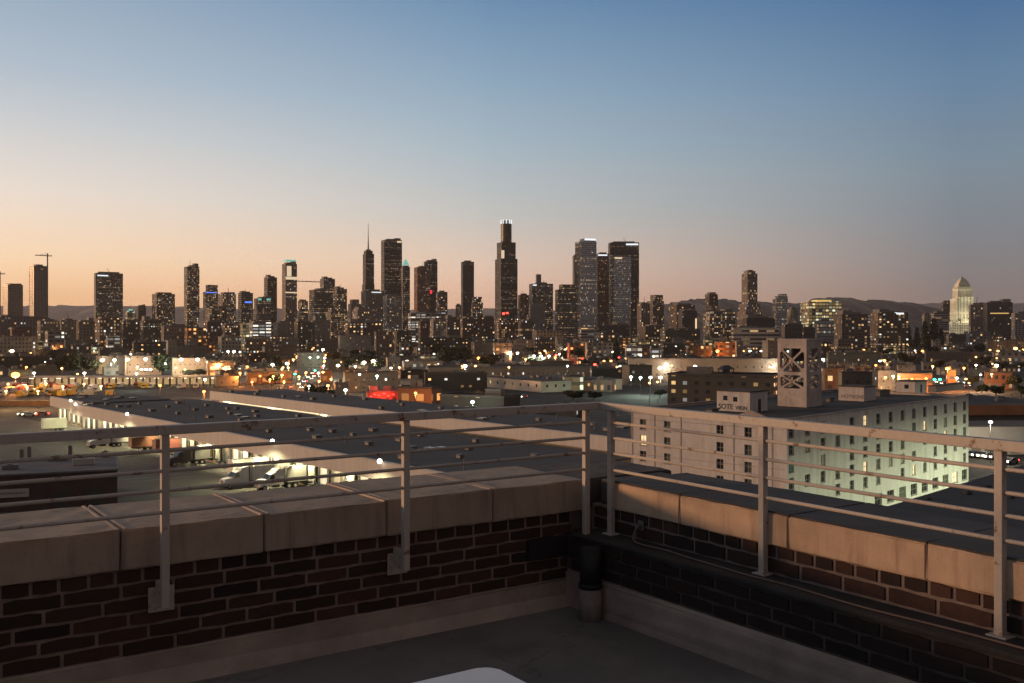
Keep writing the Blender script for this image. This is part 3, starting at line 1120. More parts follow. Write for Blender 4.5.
# long low second dark shed behind it, left of the yard
# ------------------------------------------------------------------ the white six-storey block
WC = Vector((39.4, 141.6, 0))
WU = Vector((.694, .72, 0)).normalized()
AWB = math.atan2(WU.y, WU.x)
wb = empty('white_block', WC, AWB)          # local x along the floodlit face, +y towards the left face
tag(wb, 'white concrete block with rows of small windows, one long face floodlit', 'building')
REFS.append(('white concrete block', 860, 440, 160))
conc = NT('whitewashed_concrete')
n1 = conc.noise(.5, 6, .65)
n2 = conc.noise(.9, 6, .7, stretch=(1, 1, .12))
n3 = conc.noise(.05, 4, .6)
cc = conc.mix(conc.rng(n1, .35, .7), (.53, .51, .495), (.64, .62, .60))
cc = conc.mix(conc.rng(n2, .48, .70, 0, .8), cc, (.36, .325, .29))
cc = conc.mix(conc.rng(n3, .5, .65, 0, .4), cc, (.50, .46, .43))
conc.put(conc.p.inputs['Base Color'], cc)
conc.p.inputs['Roughness'].default_value = .9
conc.bump(n1, .4, .05)
conc = conc.mat
WL, WD, WH = 72.0, 27.7, 17.15


def grid_wall(bm, O, U, length, H, holes, depth):
    """wall face from O along U with real window openings; holes = (u0, u1, z0, z1)"""
    N = Vector((U.y, -U.x, 0))                      # outward
    us = sorted({0., length, *[round(h[0], 3) for h in holes], *[round(h[1], 3) for h in holes]})
    zs = sorted({0., H, *[round(h[2], 3) for h in holes], *[round(h[3], 3) for h in holes]})
    hs = {(round(h[0], 3), round(h[2], 3), round(h[1], 3), round(h[3], 3)) for h in holes}
    V = {}

    def vt(u, z, d=0.):
        k = (u, z, d)
        if k not in V:
            V[k] = bm.verts.new(O + U * u - N * d + Vector((0, 0, z)))
        return V[k]
    for a, b in zip(us, us[1:]):
        for c, d in zip(zs, zs[1:]):
            if any(h[0] <= a and b <= h[2] and h[1] <= c and d <= h[3] for h in hs):
                continue
            bm.faces.new((vt(a, c), vt(b, c), vt(b, d), vt(a, d)))
    for a, c, b, d in hs:
        for p, r_ in (((a, c), (b, c)), ((b, c), (b, d)), ((b, d), (a, d)), ((a, d), (a, c))):
            bm.faces.new((vt(*p), vt(*r_), vt(*r_, depth), vt(*p, depth)))


# windows of the two visible faces
q = random.Random(41)
holes_r, holes_l = [], []
cols = [1.3 + 4.9 * i for i in range(15)]
for r_ in range(6):
    zc = 15.3 - 2.5 * r_
    for i, u in enumerate(cols):
        if r_ < 5:
            if q.random() < .86:
                holes_r.append((u - .78, u + .78, zc - .85, zc + .85))
for i in range(6, 15):
    holes_r.append((cols[i] - 1.4, cols[i] + 1.4, .9, 2.9))
lcol = [2.3, 7.0, 16.6, 21.4]
for r_ in range(5):
    zc = 14.8 - 2.54 * r_
    for u in lcol:
        holes_l.append((u - .62, u + .62, zc - .85, zc + .8))
bm = bmesh.new()
U_r = Vector((1, 0, 0))
grid_wall(bm, Vector((0, 0, 0)), U_r, WL, WH, holes_r, .32)
grid_wall(bm, Vector((0, WD, 0)), Vector((0, -1, 0)), WD, WH, holes_l, .32)
for a, b in (((WL, 0), (WL, WD)), ((WL, WD), (0, WD))):
    bm.faces.new([bm.verts.new(p) for p in ((*a, 0), (*b, 0), (*b, WH), (*a, WH))])
obj('wall', bm, conc, wb)
bm = bmesh.new()
box(bm, .3, WL - .3, .3, WD - .3, WH - .6, WH - .35)
obj('roof', bm, ROOF[0], wb)
bm = bmesh.new()
for a in ((-.12, WL + .12, -.12, .32), (-.12, WL + .12, WD - .32, WD + .12), (-.12, .32, .33, WD - .33), (WL - .32, WL + .12, .33, WD - .33)):
    box(bm, *a, WH + .003, WH + .16)
pr = [bm.verts.new((x, y, z)) for x in (-.1, .3) for y, z in ((3.2, WH + .16), (8.2, WH + .16), (5.7, WH + 1.0))]
for f in ((0, 1, 2), (5, 4, 3), (0, 2, 5, 3), (2, 1, 4, 5), (1, 0, 3, 4)):
    bm.faces.new([pr[i] for i in f])
obj('parapet_cap', bm, plain('pale_parapet_cap', (.36, .31, .28), .9, .2, .5), wb)
bm = bmesh.new()
for u in (0.2, 4.6, 9.6, 19.0, 25.4):
    box(bm, -.06, .0, WD - u - .08, WD - u + .08, 0, WH)
for z in (4.6, 9.9, 15.6):
    box(bm, -.04, .0, .3, WD - .3, z, z + .06)
obj('downpipe', bm, plain('old_pipe', (.30, .27, .25), .8, .2, 2), wb)

def block_windows(holes, face, qq, plit):
    first = {}
    for (a, b, c, d) in holes:
        x = qq.random()
        m = EOFF['warmwin'] if x < plit else (dkwin if x < .62 else (grwin if x < .88 else blwin))
        if face == 'r' and x > .985:
            m = tlwin
        bm = bmesh.new()
        if face == 'r':
            box(bm, a, b, .27, .31, c, d)
        else:
            box(bm, .27, .31, WD - b, WD - a, c, d)
        o = obj('window', bm, m, wb)
        bm = bmesh.new()
        mid = (a + b) / 2
        fr = ((a, a + .07, c, d), (b - .07, b, c, d), (a + .07, b - .07, c, c + .07), (a + .07, b - .07, d - .07, d), (mid - .03, mid + .03, c + .07, d - .07), (a + .07, mid - .03, (c + d) / 2 - .03, (c + d) / 2 + .03), (mid + .03, b - .07, (c + d) / 2 - .03, (c + d) / 2 + .03))
        for p in fr:
            if face == 'r':
                box(bm, p[0], p[1], .20, .268, p[2], p[3])
            else:
                box(bm, .20, .268, WD - p[1], WD - p[0], p[2], p[3])
        if face == 'r':
            box(bm, a - .08, b + .08, -.09, -.004, c - .12, c - .004)
        else:
            box(bm, -.09, -.004, WD - b - .08, WD - a + .08, c - .12, c - .004)
        obj('frame', bm, plain('window_frame_paint', (.30, .28, .25), .7, .15, 2), o)


block_windows(holes_r[::1][:84], 'r', random.Random(12), .055)
block_windows(holes_r[84:], 'r', random.Random(15), .0)
block_windows(holes_l, 'l', random.Random(6), .05)


def block_box(name, px, py, wpx, h, d, mat, par, rot=0.):
    """little house on the block's roof; its front bottom corner is seen at (px, py)"""
    g = ground_at(px, py, WH - .35)
    l = Matrix.Rotation(-AWB, 4, 'Z') @ (g - WC)
    return l, wpx / F * g.y


def roof_house(px, py, wpx, dpx, hpx, mat, door=True, win=()):
    """px, py: lower front corner between the two visible faces; left face wpx wide, right face dpx wide"""
    l, _ = block_box('', px, py, 1, 1, 1, mat, wb)
    g = ground_at(px, py, WH - .35)
    k = g.y / F
    tq = (px - CX) / F
    wy = wpx * k / (.72 + .694 * tq)        # along local +y (left on screen)
    wx = dpx * k / (.694 - .72 * tq)
    h = hpx * k
    z0 = WH - .35
    bm = bmesh.new()
    box(bm, l.x, l.x + wx, l.y, l.y + wy, z0, z0 + h)
    p = obj('roof_house', bm, mat, wb)
    bm = bmesh.new()
    box(bm, l.x - .15, l.x + wx + .15, l.y - .15, l.y + wy + .15, z0 + h, z0 + h + .18)
    obj('roof', bm, ROOF[2], p)
    for fy, fz, s_ in win:
        bm = bmesh.new()
        box(bm, l.x - .03, l.x - .004, l.y + wy * fy - s_, l.y + wy * fy + s_, z0 + h * fz - s_, z0 + h * fz + s_)
        obj('window', bm, dkwin, p)
    if door:
        bm = bmesh.new()
        box(bm, l.x + wx * .45, l.x + wx * .45 + .9, l.y - .04, l.y - .004, z0 + .02, z0 + 2.0)
        obj('door', bm, DARKM, p)
    return p, l, wx, wy, z0, h


def graffiti(par, text, l, y, z, size, mat):
    cu = bpy.data.curves.new('graffiti', 'FONT')
    cu.body = text
    cu.size = size
    cu.extrude = .012
    cu.offset = .018
    o = bpy.data.objects.new('graffiti', cu)
    o.data.materials.append(mat)
    o.rotation_euler = (R(90), 0, R(-90))
    o.location = (l.x - .014, y, z)
    link(o, par)
    return to_mesh(o)


ph, l, wx, wy, z0, h = roof_house(750, 412.5, 34, 18, 20, conc, True, ((.74, .66, .38), (.44, .62, .38)))
graf = plain('black_spray_paint', (.03, .03, .032), .7, .3, 3)
graffiti(ph, 'SOTE', l, l.y + wy * .95, z0 + .35, 1.15, graf)
graffiti(ph, 'VIKIN', l, l.y + wy * .43, z0 + .35, .85, graf)
ph2, l, wx, wy, z0, h = roof_house(864, 401.5, 26, 12, 14, conc, False)
graffiti(ph2, 'HOYBONE', l, l.y + wy * .9, z0 + .5, .95, plain('grey_spray_paint', (.24, .21, .2), .8, .2, 3))
ph3, l, wx, wy, z0, h = roof_house(915, 395, 19, 12, 13, conc, True, ((.45, .62, .42),))
for px, py, wpx, dpx, hpx in ((880, 396.5, 5, 10, 5), (830, 402, 4, 4, 3), (936, 392.5, 8, 30, 6), (712, 413, 6, 7, 3)):
    roof_house(px, py, wpx, dpx, hpx, MECH, False)

# water tower of concrete with cross braces in its openings
l, _ = block_box('', 806.5, 407.5, 1, 1, 1, conc, wb)
g = ground_at(806.5, 407.5, WH - .35)
k = g.y / F
tq = (806.5 - CX) / F
ty, tx = 29.5 * k / (.72 + .694 * tq), 15.5 * k / (.694 - .72 * tq)
z0 = WH - .35
TH_ = 67 * k
tower_m = plain('tower_concrete', (.47, .42, .385), .9, .2, .7, stain=(.28, .24, .22), bump=.3)
bm = bmesh.new()
zs1, zs2 = (.27, .50), (.50, .90)


def tower_face(bm, A, B, n):
    """wall with two barrel-sided openings between A and B (local xy), thickness inward n"""
    L = (B - A).length
    U = (B - A) / L
    op = [(.10, .90, .275, .475, .7), (.08, .92, .525, .88, .5)]
    N = 12
    pts = []

    def slab(u0, u1, za, zb):
        q_ = []
        for d in (0, .45):
            for u, z in ((u0, za), (u1, za), (u1, zb), (u0, zb)):
                p = A + U * (u * L) + n * d
                q_.append(bm.verts.new((p.x, p.y, z0 + z * TH_)))
        for f in ((0, 1, 2, 3), (7, 6, 5, 4), (0, 4, 5, 1), (1, 5, 6, 2), (2, 6, 7, 3), (3, 7, 4, 0)):
            bm.faces.new([q_[i] for i in f])
    slab(0, 1, 0, op[0][2])
    slab(0, 1, op[0][3], op[1][2])
    slab(0, 1, op[1][3], 1.0)
    for a, b, c, d, rd in op:
        # jambs whose inner edge swells like an octagon
        for i in range(N):
            t0, t1 = i / N, (i + 1) / N
            tm = (t0 + t1) / 2
            cut = max(0, abs(tm - .5) * 2 - .62) / .38 * .16
            slab(0, a + cut, c + (d - c) * t0, c + (d - c) * t1)
            slab(b - cut, 1, c + (d - c) * t0, c + (d - c) * t1)
    return op


cor = [Vector((l.x, l.y, 0)), Vector((l.x, l.y + ty, 0)), Vector((l.x + tx, l.y + ty, 0)), Vector((l.x + tx, l.y, 0))]
nin = [Vector((1, 0, 0)), Vector((0, -1, 0)), Vector((-1, 0, 0)), Vector((0, 1, 0))]
for i in range(4):
    A, B = cor[i], cor[(i + 1) % 4]
    sh = (B - A).normalized() * .455 if i % 2 else Vector((0, 0, 0))
    tower_face(bm, A + sh, B - sh, nin[i])
rt = obj('roof_tower', bm, tower_m, wb)
bm = bmesh.new()
for i in range(4):
    A, B = cor[i] + nin[i] * .22, cor[(i + 1) % 4] + nin[i] * .22
    for za, zb in ((.28, .47), (.53, .875)):
        for s_ in (0, 1):
            p = A.lerp(B, .1) if s_ == 0 else A.lerp(B, .9)
            r_ = A.lerp(B, .9) if s_ == 0 else A.lerp(B, .1)
            beam(bm, (p.x, p.y, z0 + za * TH_), (r_.x, r_.y, z0 + zb * TH_), .32, .32)
obj('cross_brace', bm, tower_m, rt)
bm = bmesh.new()
box(bm, l.x - .1, l.x + tx + .1, l.y - .1, l.y + ty + .1, z0 + TH_, z0 + TH_ + .25)
obj('roof_slab', bm, tower_m, rt)
bm = bmesh.new()
q = random.Random(4)
cyl(bm, (l.x + tx * .5, l.y + ty * .5, z0 + TH_ * .30), (l.x + tx * .5, l.y + ty * .5, z0 + TH_ * .36), 1.5, n=18)
for i in range(9):
    a = q.uniform(0, 6.28)
    p = Vector((l.x + tx * .5 + 1.2 * math.cos(a), l.y + ty * .5 + 1.2 * math.sin(a), z0 + TH_ * .36))
    beam(bm, p, p + Vector((q.uniform(-1.2, 1.2), q.uniform(-1.2, 1.2), TH_ * .5)), .12, .12)
cyl(bm, (l.x + tx * .5, l.y + ty * .6, z0 + TH_ * .68), (l.x + tx * .5, l.y + ty * .6, z0 + TH_ * .86), 1.1, n=14)
obj('tank_frame', bm, DARKM, rt)

# neighbouring low block with black tar roof, its wall lamps light the long white face
dk = empty('low_block', Vector((38.6, 101.0, 0)), AWB)
tag(dk, 'low neighbouring block with a black tar roof strewn with scraps', 'building')
bm = bmesh.new()
box(bm, -36, 112, -46, -.1, 0, 11.7)
obj('wall', bm, plain('grey_stucco', (.22, .2, .18), .9, .2, .3), dk)
tarroof = plain('tar_roof', (.030, .028, .029), .8, .4, .25, stain=(.045, .042, .04), bump=.5, bd=.05)
bm = bmesh.new()
box(bm, -36.2, 112.2, -46.2, .1, 11.7, 12.0)
obj('roof', bm, tarroof, dk)
q = random.Random(9)
for i in range(26):
    x, y, s_ = q.uniform(-2, 44), q.uniform(-20, -1.2), q.uniform(.2, .55)
    bm = bmesh.new()
    bmesh.ops.create_icosphere(bm, subdivisions=2, radius=s_)
    for v in bm.verts:
        v.co = Vector((v.co.x * q.uniform(.9, 1.5) + x, v.co.y * q.uniform(.8, 1.2) + y, max(0, v.co.z * .5 + .1) * q.uniform(.6, 1.2) + 12.0))
    obj('roof_scrap', bm, tarroof, dk)
for i in range(8):
    x = 26 + 11.0 * i
    bm = bmesh.new()
    box(bm, x - .3, x + .3, -.1, .35, 4.4, 4.8)
    hd = obj('wall_lamp', bm, MECH, dk)
    bm = bmesh.new()
    bmesh.ops.create_icosphere(bm, subdivisions=2, radius=.2, matrix=Matrix.Translation((x, .55, 4.6)))
    obj('lens', bm, EOFF['green'], hd, True)
    lt = bpy.data.lights.new('flood_light', 'SPOT')
    lt.energy, lt.color, lt.spot_size, lt.spot_blend, lt.shadow_soft_size = (6500, 8000, 9500, 11000, 13500, 16500, 19000, 19000)[i], (.90, 1, .62), R(92), 1., .3
    lo = bpy.data.objects.new('flood_light', lt)
    lo.location = (x, .9, 4.6)
    lo.rotation_euler = (R(72), 0, 0)
    link(lo, hd)

# ------------------------------------------------------------------ city buildings


def tiers_mesh(tiers, topmat=True):
    """stacked boxes (w, d, z0, z1, ox, oy[, n]) as one wall mesh; UV in metres around the walls; n = sides for round tiers"""
    bm = bmesh.new()
    uvl = bm.loops.layers.uv.new('UVMap')
    for t in tiers:
        w, d, z0, z1, ox, oy = t[:6]
        n = t[6] if len(t) > 6 else 4
        if n == 4:
            ring = [(-w / 2, -d / 2), (w / 2, -d / 2), (w / 2, d / 2), (-w / 2, d / 2)]
        else:
            ring = [(w / 2 * math.cos(2 * math.pi * (i + .5) / n), d / 2 * math.sin(2 * math.pi * (i + .5) / n)) for i in range(n)]
        lo = [bm.verts.new((x + ox, y + oy, z0)) for x, y in ring]
        hi = [bm.verts.new((x + ox, y + oy, z1)) for x, y in ring]
        u = 0.
        for i in range(n):
            j = (i + 1) % n
            L = math.hypot(ring[j][0] - ring[i][0], ring[j][1] - ring[i][1])
            f = bm.faces.new((lo[i], lo[j], hi[j], hi[i]))
            for lp, c in zip(f.loops, ((u, z0), (u + L, z0), (u + L, z1), (u, z1))):
                lp[uvl].uv = c
            u += L + 7.3
        f = bm.faces.new(hi)
        f.material_index = 1
    return bm


def building(name, label, ref, x0, x1, yt, Y, style='brown', rot=20, ratio=.8, tiers=None, cat='building', roof=None, group=None, parts=True, z0=0.):
    xc = (x0 + x1) / 2
    az = math.atan2(xc - CX, F)
    Wp = (x1 - x0) / F * Y * math.cos(az)
    t = R(abs(rot))
    w = Wp / (math.cos(t) + ratio * math.sin(t))
    d = ratio * w
    H = CZ - (yt - HY) / F * Y
    T = [(1, 1, 0, 1, 0, 0)] if tiers is None else tiers
    T = [(a * w, b * d, c * H, e * H, f * w, g * d, *r) for a, b, c, e, f, g, *r in T]
    T = [(a, b, c - (3 if c == 0 else 0), e, f, g, *r) for a, b, c, e, f, g, *r in T]
    rm = ROOF[hash_(label) % 3] if roof is None else ROOF[roof]
    o = obj(name, tiers_mesh(T), [ST[style](), rm])
    o.location = ((xc - CX) / F * Y, Y, z0)
    o.rotation_euler = (0, 0, R(rot) - az)
    tag(o, label, cat, group)
    o['w_'], o['d_'], o['h_'] = w, d, H
    if ref:
        REFS.append((ref, xc, (yt + min(yt + 12, HY + CZ * F / Y)) / 2, Y))
    if parts:
        if H < 34:
            bm = bmesh.new()
            for a in ((-w / 2 - .15, w / 2 + .15, -d / 2 - .15, -d / 2 + .3), (-w / 2 - .15, w / 2 + .15, d / 2 - .3, d / 2 + .15), (-w / 2 - .15, -w / 2 + .3, -d / 2 + .302, d / 2 - .302), (w / 2 - .3, w / 2 + .15, -d / 2 + .302, d / 2 - .302)):
                box(bm, *a, H + .004, H + .7)
            if tiers is None:
                obj('parapet', bm, ROOF[3] if style in ('pale', 'bands', 'blank', 'stone') else ROOF[1], o)
            q = random.Random(hash_(label))
            for i in range(q.choice((1, 2, 3))):
                bm = bmesh.new()
                s_ = q.uniform(.06, .13)
                ux, uy = q.uniform(-.3, .3) * w, q.uniform(-.3, .3) * d
                box(bm, ux - s_ * w, ux + s_ * w, uy - s_ * d, uy + s_ * d, H + .01, H + q.uniform(1.2, 2.8))
                if tiers is None:
                    obj('rooftop_unit', bm, MECH, o)
        elif tiers is None:
            q = random.Random(hash_(label))
            if q.random() < .4:
                bm = bmesh.new()
                cyl(bm, (q.uniform(-.2, .2) * w, 0, H), (q.uniform(-.2, .2) * w, 0, H + q.uniform(6, 16)), .7, .3, 5)
                obj('antenna', bm, MECH, o)
            if q.random() < .5:
                bm = bmesh.new()
                s_ = q.choice((-1, 1))
                box(bm, s_ * .12 * w, s_ * .44 * w, -.42 * d, .3 * d, H + .012, H + q.uniform(3, 6))
                obj('stair_tower', bm, MECH, o)
            bm = bmesh.new()
            a, b = q.uniform(.22, .4), q.uniform(.25, .4)
            box(bm, -a * w, a * w, -b * d, b * d, H + .01, H + min(3.2, H * .02 + 1.2))
            obj('mechanical_penthouse', bm, MECH, o)
    return o


def hash_(s):
    v = 7
    for ch in s:
        v = (v * 131 + ord(ch)) % 1000003
    return v


def face_sign(o, mat, u0, u1, z0, z1, name='sign', face='f'):
    """sign standing proud of the front (f) or left (l) face; u as fractions, z in fractions of the height"""
    w, d, H = o['w_'], o['d_'], o['h_']
    bm = bmesh.new()
    if face == 'f':
        box(bm, (u0 - .5) * w, (u1 - .5) * w, -d / 2 - .6, -d / 2 - .05, z0 * H, z1 * H)
    else:
        box(bm, -w / 2 - .6, -w / 2 - .05, (u0 - .5) * d, (u1 - .5) * d, z0 * H, z1 * H)
    return obj(name, bm, mat, o)


def top_part(o, name, mat, fx0, fx1, fy0, fy1, z0, z1):
    w, d, H = o['w_'], o['d_'], o['h_']
    bm = bmesh.new()
    box(bm, fx0 * w, fx1 * w, fy0 * d, fy1 * d, z0 * H, z1 * H)
    return obj(name, bm, mat, o)


# --- the skyline towers, far to near
b_ = building
b_('concrete_tower', 'bare concrete tower shell under construction, the shorter of two grey slabs', 'short concrete slab', 3, 23, 285, 2300, 'slab', 25, .7)
o = b_('concrete_tower', 'tall bare concrete tower under construction with a crane on its roof', 'concrete tower with crane', 29, 47, 266, 2250, 'slab', 25, .8)
for nm, x, yb, yt, xa, xb, lb_ in (('tower_crane', 47.5, 266, 256, 35, 52, 'thin tower crane with long jib above the tall concrete tower'), ('tower_crane', 0, 284, 274, -9, 5, 'tower crane jib reaching into view above the short concrete slab'), ('tower_crane', 296, 300, 282, 296, 320, 'low crane jib stretching right from the tower with bright floors')):
    Y = 2260
    k = Y / F
    cr = empty(nm, ((x - CX) * k, Y, 0))
    tag(cr, lb_, 'crane')
    z1 = CZ - (yt - HY) * k
    bm = bmesh.new()
    beam(bm, (0, 0, 0), (0, 0, z1 + 6), 2., 2.)
    obj('mast', bm, DARKM, cr)
    bm = bmesh.new()
    beam(bm, ((xa - x) * k, 0, z1 + 2), ((xb - x) * k, 0, z1), 1.6, 1.8)
    for i in range(6):
        xx = (xa - x + (xb - xa) * (i + .5) / 6) * k
        beam(bm, (xx, 0, z1 + 1), (xx + 2.5, 0, z1 + 3.4), .5, .5)
    beam(bm, ((xa - x) * k * .7, 0, z1 + 2), (0, 0, z1 + 6), .5, .5)
    obj('jib', bm, DARKM, cr)
o = b_('office_tower', 'wide dark glass tower with white sign at its top edge and bright entrance', 'wide glass tower', 94, 123, 273.5, 2150, 'office', 8, .5)
face_sign(o, EOFF['sign'], .06, .45, .955, .972)
s = face_sign(o, EOFF['sign'], .15, .40, .10, .16, 'lit_screen')
b_('apartment_tower', 'brown apartment block with many lit windows beside the slim dark tower', 'lit brown apartments', 152, 175, 294, 2000, 'resi', 20, .7)
o = b_('apartment_tower', 'slim tall apartment tower with jagged top and scattered lit windows', 'slim apartment tower', 184, 199.5, 267, 2050, 'resi', 18, .8)
top_part(o, 'roof_fin', MECH, .1, .42, -.4, .3, 1.03, 1.045)
o = b_('apartment_tower', 'apartment tower with a thin blue light line across its shoulder', 'blue-lined tower', 203, 218, 285, 2100, 'resi', 15, .8, [(1, 1, 0, .88, 0, 0), (.8, .9, .88, 1, .1, 0)])
face_sign(o, EOFF['bluesign'], 0, .9, .862, .875, 'light_strip')
b_('apartment_tower', 'blocky apartment tower with warm lit balconies behind the brick lofts', 'balcony apartments', 218, 236, 294, 1900, 'resi', 22, .9)
o = b_('apartment_tower', 'dark flat-topped tower with blue sign on its upper wall', 'blue-sign tower', 238, 253, 293, 2200, 'office', 18, .9)
face_sign(o, EOFF['bluesign'], .3, .9, .80, .83)
o = b_('office_block', 'small dark block with a green-lit roof cap and yellow floors', 'green-capped block', 125.5, 136, 312, 1950, 'bright', 15, .9)
top_part(o, 'roof_cap', EOFF['teal'], -.38, .38, -.38, .38, 1.01, 1.035)
top_part(o, 'roof_cap', EOFF['teal'], -.18, .18, -.18, .18, 1.036, 1.09)
b_('office_block', 'plain dark block standing right next to the green-capped block', None, 136.5, 146, 306.5, 2000, 'court', 15, .9)
o = b_('office_block', 'office block with twin teal signs on its roofline', 'teal-sign block', 254, 271, 298.5, 2050, 'office', 15, .9)
face_sign(o, EOFF['teal'], .05, .30, .955, .998)
face_sign(o, EOFF['teal'], .68, .97, .955, .998)
b_('office_tower', 'slender dark tower behind the teal-sign block', 'slender dark tower', 264, 277, 277.5, 2300, 'black', 22, .9)
o = b_('office_tower', 'grey tower with bright floors and a floodlit crown', 'tower with bright floors', 282, 297, 264, 2250, 'stone', 20, .9)
face_sign(o, EOFF['warmsign'], .0, 1., .80, .835, 'lit_floor')
face_sign(o, EOFF['warmsign'], .0, 1., .63, .645, 'lit_floor')
face_sign(o, EOFF['warmsign'], .1, .5, .84, .97, 'lit_floor')
top_part(o, 'crown', EOFF['teal'], -.45, .45, -.45, .45, 1.035, 1.05)
b_('office_block', 'narrow grey block tucked beside the tower with bright floors', None, 298, 308, 301, 2150, 'brown', 20, .9)
b_('office_tower', 'square dark tower rising behind a broad brown block', 'square dark tower', 320, 335, 279, 2400, 'office', 20, .9)
b_('office_block', 'broad brown office block in front of the square dark tower', 'broad brown block', 309, 333, 290, 2200, 'office', 20, .8)
b_('office_block', 'brown block with lit windows joined to the broad brown block', 'brown lit block', 333, 347, 289, 2150, 'resi', 22, .9)
b_('office_block', 'low stone block with setback top below the needle-spired tower', 'setback stone block', 348, 361, 299.5, 2100, 'stone', 20, .9, [(1, 1, 0, .9, 0, 0), (.7, .8, .9, 1, 0, 0)])
o = b_('skyscraper', 'glass skyscraper with curved crown and tall needle spire', 'needle-spired tower', 362, 374.5, 249.5, 2600, 'black', 20, 1.,
       [(1, 1, 0, .62, 0, 0), (.9, .92, .62, .95, .02, 0), (.72, .7, .95, .985, 0, 0), (.4, .4, .985, 1.0, 0, 0)])
bm = bmesh.new()
H = o['h_']
cyl(bm, (0, 0, H), (0, 0, H + 28), 2.2, 1.2, 8)
cyl(bm, (0, 0, H + 28), (0, 0, H + 70), 1.2, .4, 8)
obj('spire', bm, MECH, o)
o = b_('skyscraper', 'massive black office tower with warm light strip at its top corner', 'massive black tower', 381, 402, 240.5, 2450, 'black', 15, .7)
face_sign(o, EOFF['warmsign'], .72, .97, .975, .992, 'light_strip')
o = b_('office_tower', 'dark tower with small teal pyramid crown beside the massive black tower', 'teal-pyramid tower', 401, 410, 267, 2350, 'office', 15, 1.)
bm = bmesh.new()
H, w = o['h_'], o['w_']
bmesh.ops.create_cone(bm, segments=4, radius1=w * .6, radius2=.5, depth=14, matrix=Matrix.Translation((0, 0, H + 12)) @ Matrix.Rotation(R(45), 4, 'Z'))
obj('pyramid', bm, EOFF['teal'], o)
o = b_('office_block', 'grey block with white-lit roof edge under the needle-spired tower', 'white-edged block', 361, 385, 291, 2150, 'stone', 18, .8)
face_sign(o, EOFF['sign'], .3, .8, .962, .978, 'light_strip')
b_('office_block', 'light grey block with lit floors in front of the massive black tower', 'light grey block', 383, 402, 296, 2050, 'pale', 18, .8)
o = b_('office_tower', 'ribbed brown twin tower, the lower of the pair with red sign', 'lower twin tower', 414, 430, 267.5, 2300, 'red', 18, .8)
o = b_('office_tower', 'ribbed dark twin tower, the taller one with red glowing sign', 'taller twin tower', 424, 437.5, 261.5, 2350, 'black', 18, .8)
face_sign(o, emit('red_logo_glow', (1, .02, .06), 1.2), .22, .48, .60, .645)
b_('office_block', 'brown block leaning against the taller twin tower', None, 436, 447.5, 292, 2250, 'brown', 18, .9)
b_('office_tower', 'plain black slab tower standing alone between twins and crowned tower', 'lone black slab', 461, 474, 262, 2400, 'black', 12, .8)
b_('office_block', 'dark block with rounded shoulders beside the lone black slab', 'round-shouldered block', 471, 483, 297, 2200, 'brown', 15, .9, [(1, 1, 0, .88, 0, 0), (.8, .9, .88, 1, 0, 0)])
b_('office_block', 'small dark block at the foot of the lone black slab', None, 455.5, 461, 305, 2250, 'office', 15, .9)
o = b_('skyscraper', 'tallest stepped skyscraper with glowing white crown', 'tallest crowned skyscraper', 495, 517.5, 224, 2520, 'black', 20, 1.,
       [(1, 1, 0, .70, 0, 0), (.84, .84, .70, .84, 0, 0), (.62, .62, .84, 1.0, 0, 0, 16)])
H, w = o['h_'], o['w_']
bm = bmesh.new()
for i in range(10):
    a = 2 * math.pi * i / 10
    cyl(bm, (w * .30 * math.cos(a), w * .30 * math.sin(a), H), (w * .31 * math.cos(a), w * .31 * math.sin(a), H + 10), 1.5, 1.1, 6)
obj('crown', bm, EOFF['sign'], o)
bm = bmesh.new()
cyl(bm, (0, 0, H), (0, 0, H + 8), w * .25, w * .25, 16)
obj('crown_drum', bm, MECH, o)
face_sign(o, EOFF['warmsign'], .02, .2, .702, .77, 'lit_floor')
face_sign(o, EOFF['red'], .08, .22, .228, .246, 'red_sign')
face_sign(o, EOFF['red'], .30, .44, .236, .25, 'red_sign')
b_('office_block', 'small brown block between crowned skyscraper and chimney-topped office', None, 518, 529, 295, 2200, 'red', 20, .8)
o = b_('office_block', 'dark office block with tall chimney and white corner sign', 'chimney-topped office', 529, 553, 284, 2150, 'office', 12, .7)
face_sign(o, EOFF['sign'], .04, .22, .965, .985)
top_part(o, 'chimney', MECH, -.22, -.02, -.2, .2, 1.01, 1.16)
o = b_('office_block', 'dark gridded office block with stepped roof beside the blue glass tower', 'gridded stepped block', 555, 577, 287, 2100, 'office', 12, .8, [(1, 1, 0, .95, 0, 0), (.72, .8, .95, 1.04, .05, 0)])
o = b_('skyscraper', 'blue glass skyscraper with white-lit roof edge and warm-lit left corner', 'blue glass skyscraper', 575, 596.5, 239, 2350, 'glass', 24, .8, [(1, 1, 0, .97, 0, 0), (.72, .8, .97, 1.0, .12, 0)])
face_sign(o, EOFF['sign'], .25, .95, .982, .999, 'light_strip')
b_('office_tower', 'narrow brown slab standing hard behind the blue glass skyscraper', None, 572.5, 580, 256, 2420, 'stone', 20, .8)
o = b_('office_tower', 'red-brown granite tower between the blue glass and wide black towers', 'red granite tower', 595.5, 609, 254, 2420, 'red', 10, .9)
face_sign(o, EOFF['sign'], .05, .85, .975, .99, 'light_strip')
o = b_('skyscraper', 'widest black skyscraper with white sign on its top right edge', 'widest black skyscraper', 608, 639, 243, 2500, 'black', 8, .5)
face_sign(o, EOFF['sign'], .55, .97, .972, .988)
o = b_('office_tower', 'blue-grey glass tower in front of the widest black skyscraper', 'front glass tower', 609.5, 631, 257, 2350, 'glass', 26, .6)
face_sign(o, EOFF['warmsign'], .02, .45, .972, .992, 'light_strip')
b_('apartment_tower', 'pinkish apartment tower with flat top next to a stepped dark tower', 'pinkish apartments', 637, 650, 304, 1750, 'stone', 30, .9)
